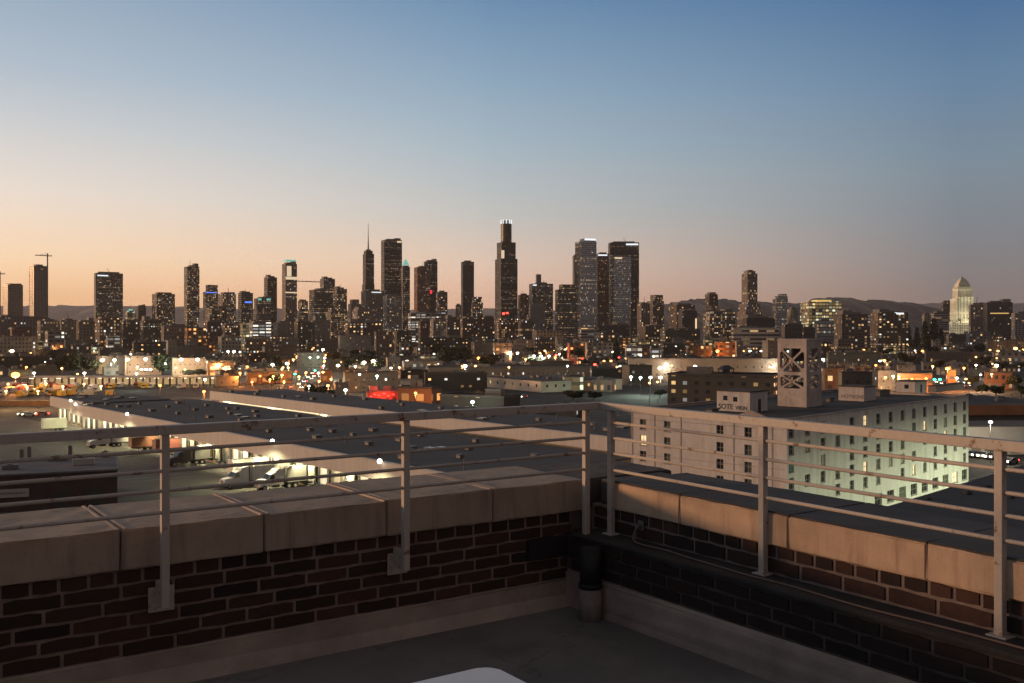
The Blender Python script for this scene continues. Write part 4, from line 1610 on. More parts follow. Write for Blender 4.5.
b_('apartment_tower', 'dark apartment tower with stepped rounded top', 'stepped apartment tower', 647, 664, 295, 1800, 'resi', 30, .9, [(1, 1, 0, .88, 0, 0), (.75, .75, .88, 1, .1, 0)])
b_('apartment_tower', 'broad apartment block with red roofline in front of the hills', 'red-roofed apartments', 669, 695, 305, 1700, 'brown', 28, .8)
o = b_('office_block', 'grey block with single bright stairwell strip', 'bright-stairwell block', 678, 697, 311, 1600, 'court', 20, .8)
face_sign(o, EOFF['warmwin'], .88, .97, .2, .8, 'stairwell_window')
b_('apartment_tower', 'plain tall brown tower standing in front of the hills', 'plain brown tower', 705, 718, 294, 1900, 'brown', 28, .9)
b_('apartment_tower', 'wide dark apartment block full of small amber windows', 'amber-window apartments', 703, 735, 312.5, 1500, 'resi', 25, .6)
o = b_('court_tower', 'tall pink-lit stone tower with stepped base and pitched cap', 'pink stone tower', 737, 762, 270, 1750, 'stone', 32, .9, [(1, 1, 0, .46, 0, 0), (.86, .84, .46, .56, 0, 0), (.62, .66, .56, .95, 0, 0), (.46, .5, .95, .985, 0, 0), (.25, .3, .985, 1., 0, 0)])
b_('glass_tower', 'small dark tower with curved glass top beside the pink stone tower', 'curved glass tower', 772.5, 788, 294, 1800, 'glass', 22, .8, [(1, 1, 0, .9, 0, 0), (.8, .9, .9, .96, .08, 0), (.5, .8, .96, 1., .18, 0)])
o = b_('office_block', 'wide office block with floodlit yellow floors and an orange roof line', 'yellow-lit office', 800, 841, 302, 1550, 'bright', 22, .7, [(1, 1, .55, 1, 0, 0), (.86, .9, 0, .55, -.05, 0)])
top_part(o, 'roof_sign', EOFF['yellow'], -.2, .25, -.3, .3, 1.01, 1.04)
b_('office_block', 'pink-lit box-shaped block left of the yellow-lit office', None, 787, 798, 309, 1500, 'blank', 30, .9)
b_('apartment_block', 'brown apartment slab with two dozen small lit windows near the yellow-lit office', 'lit apartment slab', 833, 870, 314, 1250, 'resi', 25, .7)
o = b_('apartment_block', 'tall brown apartment block with a small white roof sign', 'white-sign apartments', 869, 908, 312.5, 1300, 'brown', 25, .7)
face_sign(o, EOFF['sign'], .6, .85, .95, .99)
b_('office_block', 'narrow pale block showing above the dark cypress trees', 'narrow pale block', 922, 931, 314.5, 1600, 'pale', 20, .9)
b_('office_block', 'grey banded block beside the white stepped civic tower', 'grey banded block', 929, 949, 313, 1650, 'bands', 20, .9)
b_('office_block', 'dark brown block standing behind the white stepped civic tower', None, 941, 952, 302, 2150, 'brown', 15, .9)
b_('office_block', 'pinkish grid-fronted block beside the white stepped civic tower', 'pink grid block', 968.5, 985, 304.5, 1850, 'stone', 10, .8)
o = b_('courthouse_block', 'large dark courthouse block with one row of amber windows', 'dark courthouse', 983, 1012.5, 302.5, 1800, 'court', 12, .8)
face_sign(o, EOFF['yellow'], .12, .85, .74, .762, 'lit_floor')
b_('office_block', 'pale stone block at the frame edge past the dark courthouse', 'pale stone block', 1011, 1034, 313, 1700, 'pale', 15, .8)
b_('office_block', 'beige low block with white roof sign below the white civic tower', 'beige low block', 963.5, 990, 332, 1450, 'pale', 22, .7)

# the white stepped civic tower with pyramid top, lit from below
Yc = 2010
k = Yc / F
ch = empty('civic_tower', ((962.3 - CX) * k, Yc, 0), R(20) - math.atan2(960 - CX, F))
tag(ch, 'floodlit white stepped civic tower with a pyramid top', 'tower')
REFS.append(('white civic tower', 960, 300, Yc))
civ = facade('white_terracotta_facade', (.72, .68, .54), glass=(.38, .36, .29), bay=4.5, fh=60, wu=.42, wv=.92, lit=.0, rough=.7)
civ2 = facade('white_terracotta_base', (.72, .68, .54), glass=(.16, .14, .11), bay=4.6, fh=5.2, wu=.45, wv=.5, lit=.1, rough=.5)
hz = lambda y: CZ - (y - HY) * k
o = obj('base_block', tiers_mesh([(50, 50, -3, hz(321.5), 0, 0), (24, 54, -3, hz(319.5), 0, 0)]), [civ2, ROOF[3]], ch)
o = obj('shaft', tiers_mesh([(36, 36, hz(321.5), hz(298.5), 0, 0), (27, 38.5, hz(321.5), hz(297), 0, 0)]), [civ, ROOF[3]], ch)
o = obj('upper_stage', tiers_mesh([(28, 28, hz(298.5), hz(287.5), 0, 0), (19, 30, hz(297), hz(286.8), 0, 0)]), [facade('white_terracotta_columns', (.74, .70, .56), glass=(.22, .2, .15), bay=3.4, fh=18, wu=.45, wv=.8, lit=0, rough=.7), ROOF[3]], ch)
bm = bmesh.new()
zz = hz(287.5)
for s_, h_ in ((11.5, 7), (9.8, 3), (8.2, 3), (6.3, 3), (4.2, 2.4)):
    box(bm, -s_, s_, -s_, s_, zz + .01, zz + h_)
    zz += h_
obj('stepped_pyramid', bm, plain('white_terracotta', (.70, .66, .52), .8, .1, .1), ch)
bm = bmesh.new()
cyl(bm, (0, 0, zz + .01), (0, 0, zz + 4), 1.6, 1.0, 8)
obj('beacon', bm, MECH, ch)
for (x, y, z, e, rx, rz) in ((-14, -92, 6, 44000, 70, 0), (16, -92, 6, 44000, 70, 0), (-85, -4, 6, 44000, 70, -90), (-8, -50, hz(321), 20000, 55, 0), (8, -50, hz(321), 28000, 55, 0), (-48, 0, hz(321), 16000, 55, -90), (0, -40, hz(299), 9000, 60, 0), (-40, 0, hz(299), 9000, 60, -90)):
    l = bpy.data.lights.new('flood_light', 'SPOT')
    l.energy, l.color, l.spot_size, l.spot_blend, l.shadow_soft_size = e, (1, .88, .58), R(125), .7, 1.
    lo = bpy.data.objects.new('flood_light', l)
    lo.location = (x, y, z)
    lo.rotation_euler = (R(90 + 90 - rx), 0, R(rz))
    link(lo, ch)

# --- mid-rise and low buildings in front of the towers
MID = [
    # label, ref, x0, x1, ytop, Y, style, rot, ratio
    ('long stone warehouse with a lit yellow cornice under the concrete towers', 'lit-cornice warehouse', -6, 50, 317.5, 1500, 'stone', 10, .5),
    ('dull red block with a white stairwell in front of the lit-cornice warehouse', 'dull red block', 10, 32, 327.5, 1300, 'red', 10, .6),
    ('pale low block with square lit windows below the dull red block', 'pale square-window block', -4, 38, 337, 1120, 'pale', 12, .5),
    ('grey loft building right of the lit-cornice warehouse', 'grey lofts', 37, 60, 320.5, 1400, 'brown', 15, .7),
    ('stone loft building carrying a lit water tank on its roof', 'water-tank lofts', 58, 77, 320, 1450, 'stone', 15, .8),
    ('dark block with rows of white-lit windows below the grey lofts', 'white-window block', 45, 64, 331, 1200, 'whitelit', 15, .7),
    ('brown loft block with few amber windows beside the water-tank lofts', 'brown lofts', 76, 95, 321.5, 1420, 'brown', 15, .7),
    ('old brick block in front of the wide glass tower with lit stair', 'old brick stair block', 95, 121, 318.5, 1350, 'old', 18, .7),
    ('low block with rows of white windows at the foot of the old brick stair block', 'white-row annex', 106, 120, 336, 1150, 'whitelit', 12, .7),
    ('dark red block between the green-capped block and the amber-window lofts', None, 119, 141, 321, 1500, 'old', 18, .7),
    ('brown loft building with a top row of amber windows', 'amber-window lofts', 140, 162, 320.5, 1380, 'olive', 15, .7),
    ('plain tan brick block with red roof sign and one lit row', 'tan brick block', 161, 193, 325.5, 1250, 'stone', 10, .6),
    ('orange-lit brick building with arched entrance beside the tan brick block', 'orange-lit brick block', 184, 206, 328, 1230, 'orange', 15, .7),
    ('brick loft building with lit windows in front of balcony apartments', 'brick lofts', 203, 222, 322, 1400, 'old', 20, .8),
    ('dark loft tower with dense lit windows below the blue-lined tower', None, 205, 226, 308, 1650, 'resi', 20, .8),
    ('white-columned hall with pale front and dark doorway', 'white-columned hall', 218, 241, 337, 1130, 'pale', 15, .7),
    ('low brown block with white roof sign beyond the white-columned hall', None, 222, 240, 324.5, 1350, 'brown', 15, .7),
    ('beige office block with lit floors beyond the white-columned hall', 'beige lit block', 240, 257, 323.5, 1300, 'bright', 12, .8),
    ('pale office with bright scattered windows under the teal-sign block', 'scattered-window office', 249, 271, 322.5, 1280, 'whitelit', 15, .7),
    ('grey windowless box with one amber edge near the slender dark tower', 'grey box', 273, 290, 322.5, 1300, 'blank', 25, .8),
    ('long low block with a glowing pinkish roof edge', 'glowing-edge block', 244, 290, 337.5, 1150, 'brown', 8, .4),
    ('pale office with yellow window grid next to a blank ribbed block', 'yellow-grid office', 294, 312, 321.5, 1320, 'olive', 18, .8),
    ('blank ribbed pale block beside the yellow-grid office', 'ribbed pale block', 311, 330, 320, 1330, 'blank', 18, .8),
    ('dark loft block behind the ribbed pale block', None, 326, 348, 312, 1600, 'resi', 20, .8),
    ('brown brick block with a row of amber and red windows', 'amber-red brick block', 345, 381, 322.5, 1350, 'old', 12, .6),
    ('long white low block below the amber-red brick block', 'long white block', 338, 371, 336, 1120, 'blank', 8, .4),
    ('stone mid-rise with setbacks behind the amber-red brick block', None, 352, 378, 310, 1800, 'stone', 20, .8),
    ('square brown block with many small windows near big dark trees', 'square brown block', 374, 394, 332, 1000, 'brown', 10, .7),
    ('low tan block with a white-lit entrance beside the square brown block', 'tan entrance block', 394, 412, 331, 1150, 'olive', 15, .7),
    ('wide pale building with a white-lit top floor in front of the twin towers', 'white-topped building', 408, 446, 313, 1700, 'whitelit', 10, .5),
    ('dark brown loft block with amber stair windows below the white-topped building', 'stair-window lofts', 418, 430, 321, 1400, 'old', 18, .8),
    ('pale slab with lit floors beside the stair-window lofts', None, 430, 446, 319, 1450, 'pale', 18, .8),
    ('dark brown lofts next to the round-shouldered block', 'dark brown lofts', 444, 460, 318, 1500, 'brown', 18, .8),
    ('old hotel building with dense small windows before the lone black slab', 'old hotel', 458, 484, 318, 1550, 'old', 18, .7),
    ('long low hall with a row of orange lamps under its eaves', 'orange-lamp hall', 418, 472, 338, 1080, 'darkshed', 8, .35),
    ('narrow dark block with green and yellow neon roof sign', 'neon-roof block', 482, 494, 317, 1600, 'old', 10, .8),
    ('grey low block with blank side wall beside the dark trees', 'grey blank-side block', 471, 493, 342.5, 930, 'shed', 15, .7),
    ('low shop building with a warm lit front near the grey blank-side block', 'warm-front shop', 493, 512, 343, 950, 'orange', 10, .6),
    ('old brown block below the crowned skyscraper with lit windows', 'old brown block', 494, 520, 319, 1650, 'old', 18, .8),
    ('brown low-rise with red brick side in front of chimney-topped office', 'red-sided low-rise', 518, 534, 321, 1500, 'brown', 18, .8),
    ('grey windowless slab carrying a blue round light', 'blue-light slab', 529, 545, 304, 1900, 'blank', 8, .6),
    ('grey stone block right below the temple-fronted tower', None, 532, 562, 331, 1250, 'stone', 15, .7),
    ('dark block with two round white lamps on its wall', 'two-lamp block', 533, 556, 338, 1100, 'darkshed', 10, .6),
    ('slim white block next to the two-lamp block', 'slim white block', 555, 563, 338, 1080, 'blank', 20, .9),
    ('low corner block framed with lit orange floors', 'orange-framed block', 567, 585, 343.5, 930, 'orange', 12, .7),
    ('wide pale grey block with small square windows behind round trees', 'pale window-grid block', 584, 613, 343, 980, 'pale', 12, .6),
    ('white striped low-rise at the foot of the blue glass skyscraper', 'white striped low-rise', 578, 597, 328, 1450, 'bands', 15, .7),
    ('dark hall with a glittering lit roof terrace below the wide black skyscraper', 'glittering terrace hall', 595, 629, 325.5, 1500, 'court', 10, .5),
    ('brown block with scattered lights under the glittering terrace hall', None, 596, 622, 333, 1250, 'brown', 15, .7),
    ('low block with glaring white strip windows beside a tall conifer', 'white-strip block', 625, 642, 345, 900, 'whitelit', 8, .6),
    ('second smaller low block with glaring white windows', 'small white-strip block', 650, 661, 346, 900, 'whitelit', 8, .8),
    ('dark low shed with green roof beyond the long cream warehouse', 'dark green shed', 660, 690, 344, 960, 'darkshed', 12, .6),
    ('brown brick shed beside the dark green shed', 'brown brick shed', 686, 712, 346, 900, 'old', 12, .6),
    ('pinkish low-rise with lit windows under pinkish apartments', None, 640, 664, 326, 1350, 'brown', 20, .8),
    ('low brown office below the red-roofed apartments', 'low brown office', 660, 700, 329, 1300, 'olive', 15, .6),
    ('orange-lit building wrapped in red scaffolding', 'orange scaffolded building', 714, 736, 342, 900, 'orange', 15, .7),
    ('tall narrow white annex beside the orange scaffolded building', 'white annex', 735, 743, 342, 880, 'blank', 15, .9),
    ('low white office with long horizontal window bands', 'banded white office', 731, 779, 328, 1080, 'bands', 8, .4),
    ('dark block behind the water tower with black net screens', 'net-screened block', 781, 803, 324.5, 1000, 'court', 15, .8),
    ('small grey box between the net-screened block and the pale block', None, 801, 815, 328, 1050, 'court', 15, .8),
    ('pale block with dark upper windows right of the net-screened block', 'pale dark-window block', 814, 834, 320.5, 1150, 'glass', 12, .8),
    ('windowless white box behind the concrete roof tower', 'windowless white box', 762, 781, 341.5, 700, 'blank', 30, .8),
    ('dark low-rise with grille windows below the amber-window apartments', None, 742, 775, 318, 1300, 'court', 15, .6),
    ('long low dark terrace with a dotted line of pale windows', 'long dotted terrace', 924, 986, 352.5, 800, 'court', 6, .3),
    ('pale arcade building with a row of lit arches', 'lit arcade', 992, 1024, 353, 780, 'pale', 8, .4),
    ('grey low building beneath the white civic tower', 'grey civic annex', 946, 966, 334.5, 1350, 'shed', 15, .7),
    ('apartment row with amber windows below the dark courthouse', 'amber apartment row', 985, 1026, 340, 1200, 'resi', 10, .4),
    ('long shed with greenish lit front below the lit apartment slab', 'greenish shed', 826, 882, 353, 760, 'shed', 8, .3),
    ('white shed with a cone of lamp light on its side wall', 'lamp-lit white shed', 870, 898, 371.5, 480, 'blank', 30, .7),
    ('orange-lit low building by the street with green signals', 'orange-lit street front', 896, 932, 374, 470, 'orange', 8, .5),
    ('glowing orange corner house beside the red-lit trees', 'glowing corner house', 946, 956, 371, 500, 'orange', 12, .9),
    ('row of low red-roofed houses on the far side of the street', 'red-roofed houses', 984, 1012, 373, 500, 'red', 8, .5),
    ('brown shed with a rusty roof behind the concrete roof tower', 'rusty-roof shed', 820, 848, 369, 480, 'old', 20, .6),
    ('grey shed with open front behind the small roof houses', 'open-front shed', 838, 872, 373, 440, 'shed', 15, .5),
    ('long cream-walled warehouse with dark roof and yard lamps', 'long cream warehouse', 626, 782, 359, 620, 'blank', 6, .25),
    ('pale green-lit shed at the end of the cream warehouse yard', 'green-lit shed', 622, 652, 366, 540, 'shed', 25, .7),
    ('olive-grey block with rows of amber windows behind the white block', 'olive amber block', 668, 782, 375, 330, 'olive', -12, .5),
    ('long grey flat-roofed hall behind the white many-windowed warehouse', 'long grey hall', 424, 605, 367, 650, 'shed', 8, .35),
    ('red brick house with orange-lit upper windows', 'red brick house', 394, 428, 371, 520, 'old', 20, .7),
    ('brown garage with one bright horizontal light band', 'brown garage', 424, 487, 373.5, 500, 'darkshed', 6, .3),
    ('pale grey wall of a low shed beside the red brick house', 'pale grey shed', 343, 398, 373, 490, 'shed', 6, .4),
    ('low workshop with orange-lit doorway under a rooftop lamp', 'orange-doored workshop', 398, 442, 388, 340, 'orange', -28, .6),
    ('dark workshop roof in front of the white many-windowed warehouse', 'dark workshop', 440, 520, 396, 310, 'darkshed', -28, .5),
    ('dark workshop with green-lit window near the railing corner', 'green-window workshop', 536, 588, 408, 300, 'darkshed', -30, .5),
    ('white cold store with arched gateway beside the lamp posts', 'white gateway store', 386, 400, 358, 700, 'blank', 10, .8),
    ('low pale canopy hall beyond the red brick house', 'pale canopy hall', 402, 442, 361.5, 680, 'pale', 8, .4),
    ('yellow-green lit courtyard wall among trees', 'yellow-lit court', 297, 325, 353.5, 800, 'blank', 8, .6),
    ('dark grey shed behind the yellow-lit court', None, 262, 300, 347, 950, 'shed', 10, .5),
    ('dark box-shaped hall above the floodlit peach building', 'dark box hall', 132, 166, 342.5, 850, 'darkshed', 6, .6),
    ('tall plain grey store beside the dark box hall', 'plain grey store', 165, 177, 341, 870, 'blank', 20, .9),
    ('low grey shed with white yard lamps right of the plain grey store', 'grey lamp shed', 175, 207, 346, 900, 'shed', 8, .5),
    ('floodlit white stucco building with grey pitched roof behind the canopy depot', 'floodlit stucco building', 96, 126, 356.5, 680, 'blank', 10, .6),
    ('flat grey-roofed store above the floodlit stucco building', None, 98, 130, 349, 820, 'shed', 8, .5),
    ('floodlit peach building with small round windows', 'floodlit peach building', 125, 162, 356, 660, 'peach', 6, .4),
    ('floodlit peach wing with a short square tower', 'peach tower wing', 171, 206, 358, 650, 'peach', 6, .5),
    ('flat canopy glowing orange underneath beside dark trees', 'orange canopy', 206, 234, 361, 630, 'orange', 8, .5),
    ('dark brown sheds beyond the depot lamps at the far left', 'dark brown sheds', -8, 52, 357, 780, 'darkshed', 6, .4),
    ('low olive shed partly hidden by the dark tree group', 'low olive shed', 33, 78, 350, 950, 'darkshed', 8, .4),
    ('curved-roof market hall with an orange-lit edge beside the traffic street', 'orange-edged market hall', 246, 292, 372, 560, 'orange', 6, .4),
    ('pink-lit fuel station canopy at the street corner', 'pink fuel canopy', 320, 332, 371, 570, 'orange', 6, .8),
    ('small cream house with lit side at the traffic street corner', 'cream corner house', 334, 348, 384, 430, 'blank', 8, .8),
    ('low grey flat-roofed hall before the red traffic lights', 'grey traffic-side hall', 528, 572, 362, 760, 'shed', 8, .4),
    ('low dark roof with white edge near the round trees', 'white-edged dark roof', 590, 626, 369, 560, 'darkshed', 8, .4),
]
MO = {}
for lb_, ref, x0, x1, yt, Y, st, rot, ra in MID:
    MO[ref or lb_] = b_('city_building', lb_, ref, x0, x1, yt, Y, st, rot, ra)

# --- the white warehouse with many small windows
GX = Vector((13.9, 474., 0))
ux = Vector((.857, .514, 0))
mw = empty('window_warehouse', GX, math.atan2(ux.y, ux.x))
tag(mw, 'low white warehouse with a line of small square windows on both visible sides', 'warehouse')
REFS.append(('white many-windowed warehouse', 550, 384, 480))
cream = plain('cream_plaster', (.62, .56, .46), .9, .1, .2, stain=(.52, .46, .38))
HL = [(4 + 7.5 * i, 5.3 + 7.5 * i, 2.3, 3.8) for i in range(7)]
HR = [(3 + 4.9 * i, 4.3 + 4.9 * i, 2.3, 3.7) for i in range(9)]
bm = bmesh.new()
grid_wall(bm, Vector((0, 53.7, 0)), Vector((0, -1, 0)), 53.7, 5.3, HL, .25)
grid_wall(bm, Vector((0, 0, 0)), Vector((1, 0, 0)), 48.6, 5.3, HR, .25)
for a, b in (((48.6, 0), (48.6, 53.7)), ((48.6, 53.7), (0, 53.7))):
    bm.faces.new([bm.verts.new(p) for p in ((*a, 0), (*b, 0), (*b, 5.3), (*a, 5.3))])
obj('wall', bm, cream, mw)
bm = bmesh.new()
box(bm, -.15, 48.75, -.15, 53.85, 5.303, 5.55)
obj('roof', bm, ROOF[0], mw)
for i, h in enumerate(HL):
    bm = bmesh.new()
    box(bm, .2, .24, 53.7 - h[1], 53.7 - h[0], h[2], h[3])
    obj('window', bm, EOFF['yellow'] if i == 0 else dkwin, mw)
for i, h in enumerate(HR):
    bm = bmesh.new()
    box(bm, h[0], h[1], .2, .24, h[2], h[3])
    obj('window', bm, EOFF['yellow'] if i in (4, 5, 6, 7, 8) else dkwin, mw)
q = random.Random(3)
for i in range(6):
    bm = bmesh.new()
    x, y = q.uniform(4, 44), q.uniform(5, 48)
    box(bm, x - 1.2, x + 1.2, y - .9, y + .9, 5.56, 6.6)
    obj('rooftop_unit', bm, MECH, mw)

# --- the depot with open lit bays
dp = empty('depot_shed', ((20 - CX) / F * 529, 529, 0), R(3))
tag(dp, 'long open depot shed with pale flat roof edge and a row of white-lit bays', 'depot')
REFS.append(('long lit depot', 110, 382, 529))
bm = bmesh.new()
box(bm, 0, 104, 0, 14, 4.1, 4.9)
obj('roof', bm, plain('pale_roof_edge', (.40, .34, .29), .8, .12, .3), dp)
bm = bmesh.new()
box(bm, 0, 104, 13.6, 14, 0, 4.09)
obj('wall', bm, plain('white_depot_wall', (.45, .40, .31), .85, .1, .3), dp)
for i in range(30):
    x = .3 + 103.4 * i / 29
    bm = bmesh.new()
    box(bm, x - .4, x + .4, .3, 1.2, 0, 4.09)
    obj('pillar', bm, ROOF[2], dp)
for i in range(14):
    x = 4 + i * 7.4
    bm = bmesh.new()
    box(bm, x - 1.3, x + 1.3, 4, 4.5, 3.8, 4.05)
    lm = obj('ceiling_lamp', bm, EOFF['white'], dp)
    l = bpy.data.lights.new('bay_light', 'POINT')
    l.energy, l.color, l.shadow_soft_size = 1100, ((1, .72, .36), (1, .88, .66))[i % 3 == 2], .5
    lo = bpy.data.objects.new('bay_light', l)
    lo.location = (x, 4.2, 3.3)
    link(lo, lm)

# --- streets
street_m = plain('street_asphalt', (.055, .050, .046), .85, .25, .08)


def strip(name, pts, w, mat, z):
    bm = bmesh.new()
    prev = None
    for i, p in enumerate(pts):
        p = Vector((*p, 0))
        a = Vector((*pts[max(0, i - 1)], 0))
        b = Vector((*pts[min(len(pts) - 1, i + 1)], 0))
        t = (b - a).normalized()
        s_ = Vector((t.y, -t.x, 0)) * w / 2
        cur = [bm.verts.new((p + s_).to_tuple()[:2] + (z,)), bm.verts.new((p - s_).to_tuple()[:2] + (z,))]
        if prev:
            bm.faces.new((prev[0], prev[1], cur[1], cur[0]))
        prev = cur
    return tag(obj(name, bm, mat), kind='structure')


strip('street', [(-96, 440), (-120, 560), (-176, 871), (-260, 1400)], 20, street_m, .012)
strip('street', [(-330, 560), (-120, 566), (60, 600), (330, 600)], 16, street_m, .016)
strip('street', [(18, 700), (42, 900), (66, 1300)], 18, street_m, .012)
strip('street', [(120, 430), (230, 480), (420, 560)], 16, street_m, .012)
strip('street', [(92, 190), (140, 235), (240, 330)], 13, street_m, .012)
strip('street', [(-380, 420), (-190, 400), (-150, 396)], 12, street_m, .012)
lane_m = plain('worn_lane_paint', (.40, .38, .30), .8, .3, .5)
for P in (((-96, 440), (-120, 560)), ((-120, 560), (-176, 871)), ((92, 190), (140, 235)), ((120, 430), (230, 480))):
    strip('lane_marking', P, .35, lane_m, .022)

# --- cars and vans: one of each kind with parts, then copies
CARP = {}


def car_proto(kind, colname, col):
    root = empty('parked_car' if kind == 'car' else 'box_van', (0, 0, 0))
    paint_ = plain('car_paint_' + colname, col, .3, .05, 1)
    if kind == 'car':
        prof = [(-2.2, .35), (-2.25, .75), (-1.2, .95), (-.55, 1.42), (.9, 1.45), (1.6, 1.0), (2.2, .9), (2.25, .4)]
        W = .88
    else:
        prof = [(-2.9, .4), (-2.95, 1.1), (-2.2, 1.35), (-1.7, 2.1), (-1.2, 2.2), (-1.15, 2.75), (3.1, 2.75), (3.1, .4)]
        W = 1.05
    bm = bmesh.new()
    a = [bm.verts.new((x, -W, z)) for x, z in prof]
    b = [bm.verts.new((x, W, z)) for x, z in prof]
    bm.faces.new(a)
    bm.faces.new(b[::-1])
    for i in range(len(prof)):
        j = (i + 1) % len(prof)
        bm.faces.new((a[i], a[j], b[j], b[i]))
    bmesh.ops.bevel(bm, geom=list(bm.edges), offset=.08, segments=2, affect='EDGES')
    obj('body', bm, paint_, root)
    bm = bmesh.new()
    if kind == 'car':
        for s_ in (-1, 1):
            bm.faces.new([bm.verts.new((x, s_ * (W + .006), z)) for x, z in ((-.95, .98), (1.3, 1.0), (.85, 1.36), (-.5, 1.33))])
        bm.faces.new([bm.verts.new(p) for p in ((-1.18, -.7, 1.0), (-1.18, .7, 1.0), (-.62, .62, 1.41), (-.62, -.62, 1.41))])
        bm.faces.new([bm.verts.new(p) for p in ((1.62, -.7, 1.04), (1.62, .7, 1.04), (1.0, .62, 1.44), (1.0, -.62, 1.44))])
    else:
        bm.faces.new([bm.verts.new(p) for p in ((-2.22, -.85, 1.4), (-2.22, .85, 1.4), (-1.76, .8, 2.06), (-1.76, -.8, 2.06))])
        for s_ in (-1, 1):
            bm.faces.new([bm.verts.new((x, s_ * (W + .006), z)) for x, z in ((-2.0, 1.4), (-1.3, 1.4), (-1.3, 2.0), (-1.6, 2.0))])
    obj('window', bm, glass_m, root)
    for x in ((-1.4, 1.4) if kind == 'car' else (-2., 2.1)):
        for y in (-W + .05, W - .05):
            bm = bmesh.new()
            cyl(bm, (x, y - .1, .36), (x, y + .1, .36), .36, n=12)
            obj('wheel', bm, tyre_m, root)
    fx, rx = prof[0][0], prof[-1][0]
    for nm, x, mt in (('headlight', fx - .03, 'h'), ('taillight', rx + .01, 't')):
        for y in (-.6, .6):
            bm = bmesh.new()
            bbox(bm, x - .04, x + .06, y - .2, y + .2, .6, .85, .03, 1)
            o = obj(nm, bm, grey_p if mt == 'h' else red_p, root)
            o['lens'] = mt
    CARP[kind, colname] = root
    root.location = (0, 0, -900)
    return root


CC = {'white': (.62, .61, .58), 'silver': (.35, .35, .36), 'black': (.02, .02, .022), 'red': (.28, .03, .025), 'blue': (.04, .07, .16), 'yellow': (.55, .34, .04), 'grey': (.12, .12, .125)}
USED_PROTO = set()
SMALL = []       # (object, description, x, y, depth) whose label is composed at the end


def car(px, py, kind='car', col='grey', head=0., lights=None, scale=1., z=.02):
    g = ground_at(px, py)
    key = (kind, col)
    if key not in CARP:
        car_proto(kind, col, CC[col])
    src = CARP[key]
    if key in USED_PROTO:
        r_ = copy_tree(src)
    else:
        r_ = src
        USED_PROTO.add(key)
    r_.location = (g.x, g.y, z)
    r_.rotation_euler = (0, 0, R(head))
    if lights:
        for c in r_.children:
            if c.name.split('.')[0] in ('headlight', 'taillight'):
                c.data = LENS[c.name.split('.')[0]]
    n = {'car': 'car', 'van': 'box van'}[kind]
    tag(r_, None, 'car' if kind == 'car' else 'van', 'vehicles on the streets and in the yards')
    if lights:
        r_.name = 'moving_car'
        dsc = f"{col} {n} " + ('with white headlights' if lights == 'h' else 'with red tail lights')
    else:
        dsc = f"{col} parked {n}"
    SMALL.append((r_, dsc, px, py, g.y))
    return r_


LENS = {}
for nm, x, mt in (('headlight', -2.27, EOFF['head']), ('taillight', 2.27, EOFF['red'])):
    bm = bmesh.new()
    for y in (0,):
        pass
    for y in (-.6, .6):
        bbox(bm, x - .05, x + .09, y - .25, y + .25, .55, .95, .03, 1)
    LENS[nm] = mesh_of(nm, bm, mt)

# traffic street: towards us (headlights) and away (tail lights)
for px, py, ln in ((279, 391, 'h'), (287.5, 391.5, 'h'), (291, 388, 'h'), (310, 386.5, 'h'), (306, 382, 'h'), (299, 385, 't'), (301.5, 388.5, 't'), (307.5, 391, 't'), (304, 382.5, 't'), (311.5, 379.5, 't'), (308, 378, 't'), (314, 377, 't'), (312, 374, 't'), (316, 374.5, 'h'),
                   (551, 358, 't'), (554, 356.5, 't'), (558, 355.5, 't'), (556, 359, 'h'), (560, 358.5, 'h'), (563, 354, 't'), (566, 356, 't'), (548, 361, 't'), (939, 383, 't'), (944, 384.5, 't'), (950, 385, 'h'), (955, 383, 'h'), (960, 386, 't'), (966, 387, 'h')):
    car(px, py, 'car', random.Random(int(px * 7)).choice(('grey', 'black', 'white', 'silver')), (-78 if ln == 'h' else 102) if px < 900 else (-150 if ln == 'h' else 30), ln)
# parked vehicles
for px, py, col, hd in ((25, 416, 'white', 10), (29.5, 416.5, 'silver', 12), (42, 415.5, 'grey', 8), (972, 457, 'blue', 40), (979, 457.5, 'black', 42), (985, 458, 'silver', 40), (992, 459, 'grey', 42), (974, 418.5, 'silver', 40), (983, 419, 'white', 42), (992, 419.5, 'blue', 42), (1001, 419, 'black', 40), (1010, 420, 'white', 44), (1018, 420, 'silver', 40), (1010, 464, 'grey', 35),
                        (500, 396.5, 'silver', 60), (507, 397, 'black', 60), (515, 397.5, 'white', 62), (523, 398, 'grey', 60), (492, 396, 'black', 60), (478, 394, 'yellow', 62)):
    car(px, py, 'car', col, hd)
q = random.Random(31)
for i in range(52):
    px, py = q.uniform(2, 205), q.uniform(386, 397)
    if py > 390 and px > 90:
        px, py = px - 90, py - 1
    car(px, py, 'van', q.choice(('yellow', 'white', 'yellow', 'silver', 'red', 'white')), q.choice((90, -90, 80, 100, 10)))

# a red neon-fronted diner by the street and the orange kerb strip in the far yard
o = b_('diner', 'low diner front glowing red beside the traffic street', 'red-glowing diner', 366, 398, 392, 400, 'red', 6, .4, cat='diner')
for u_, z_ in ((.08, .62), (.2, .78), (.33, .70), (.5, .84), (.64, .66), (.8, .76)):
    face_sign(o, EOFF['neon'], u_, u_ + .09, z_, z_ + .12, 'neon_panel')
l = bpy.data.lights.new('neon_light', 'AREA')
l.energy, l.color, l.size = 2600, (1, .06, .03), 6
lo = bpy.data.objects.new('neon_light', l)
lo.location = (0, -o['d_'] / 2 - 5, 4)
lo.rotation_euler = (R(70), 0, 0)
link(lo, o)
wl = empty('yard_wall', (*ground_at(-10, 406).xy, 0), R(4))
tag(wl, 'long low wall glowing orange under the big sodium lamp', 'wall')
REFS.append(('orange-glowing wall', 25, 405, 390))
bm = bmesh.new()
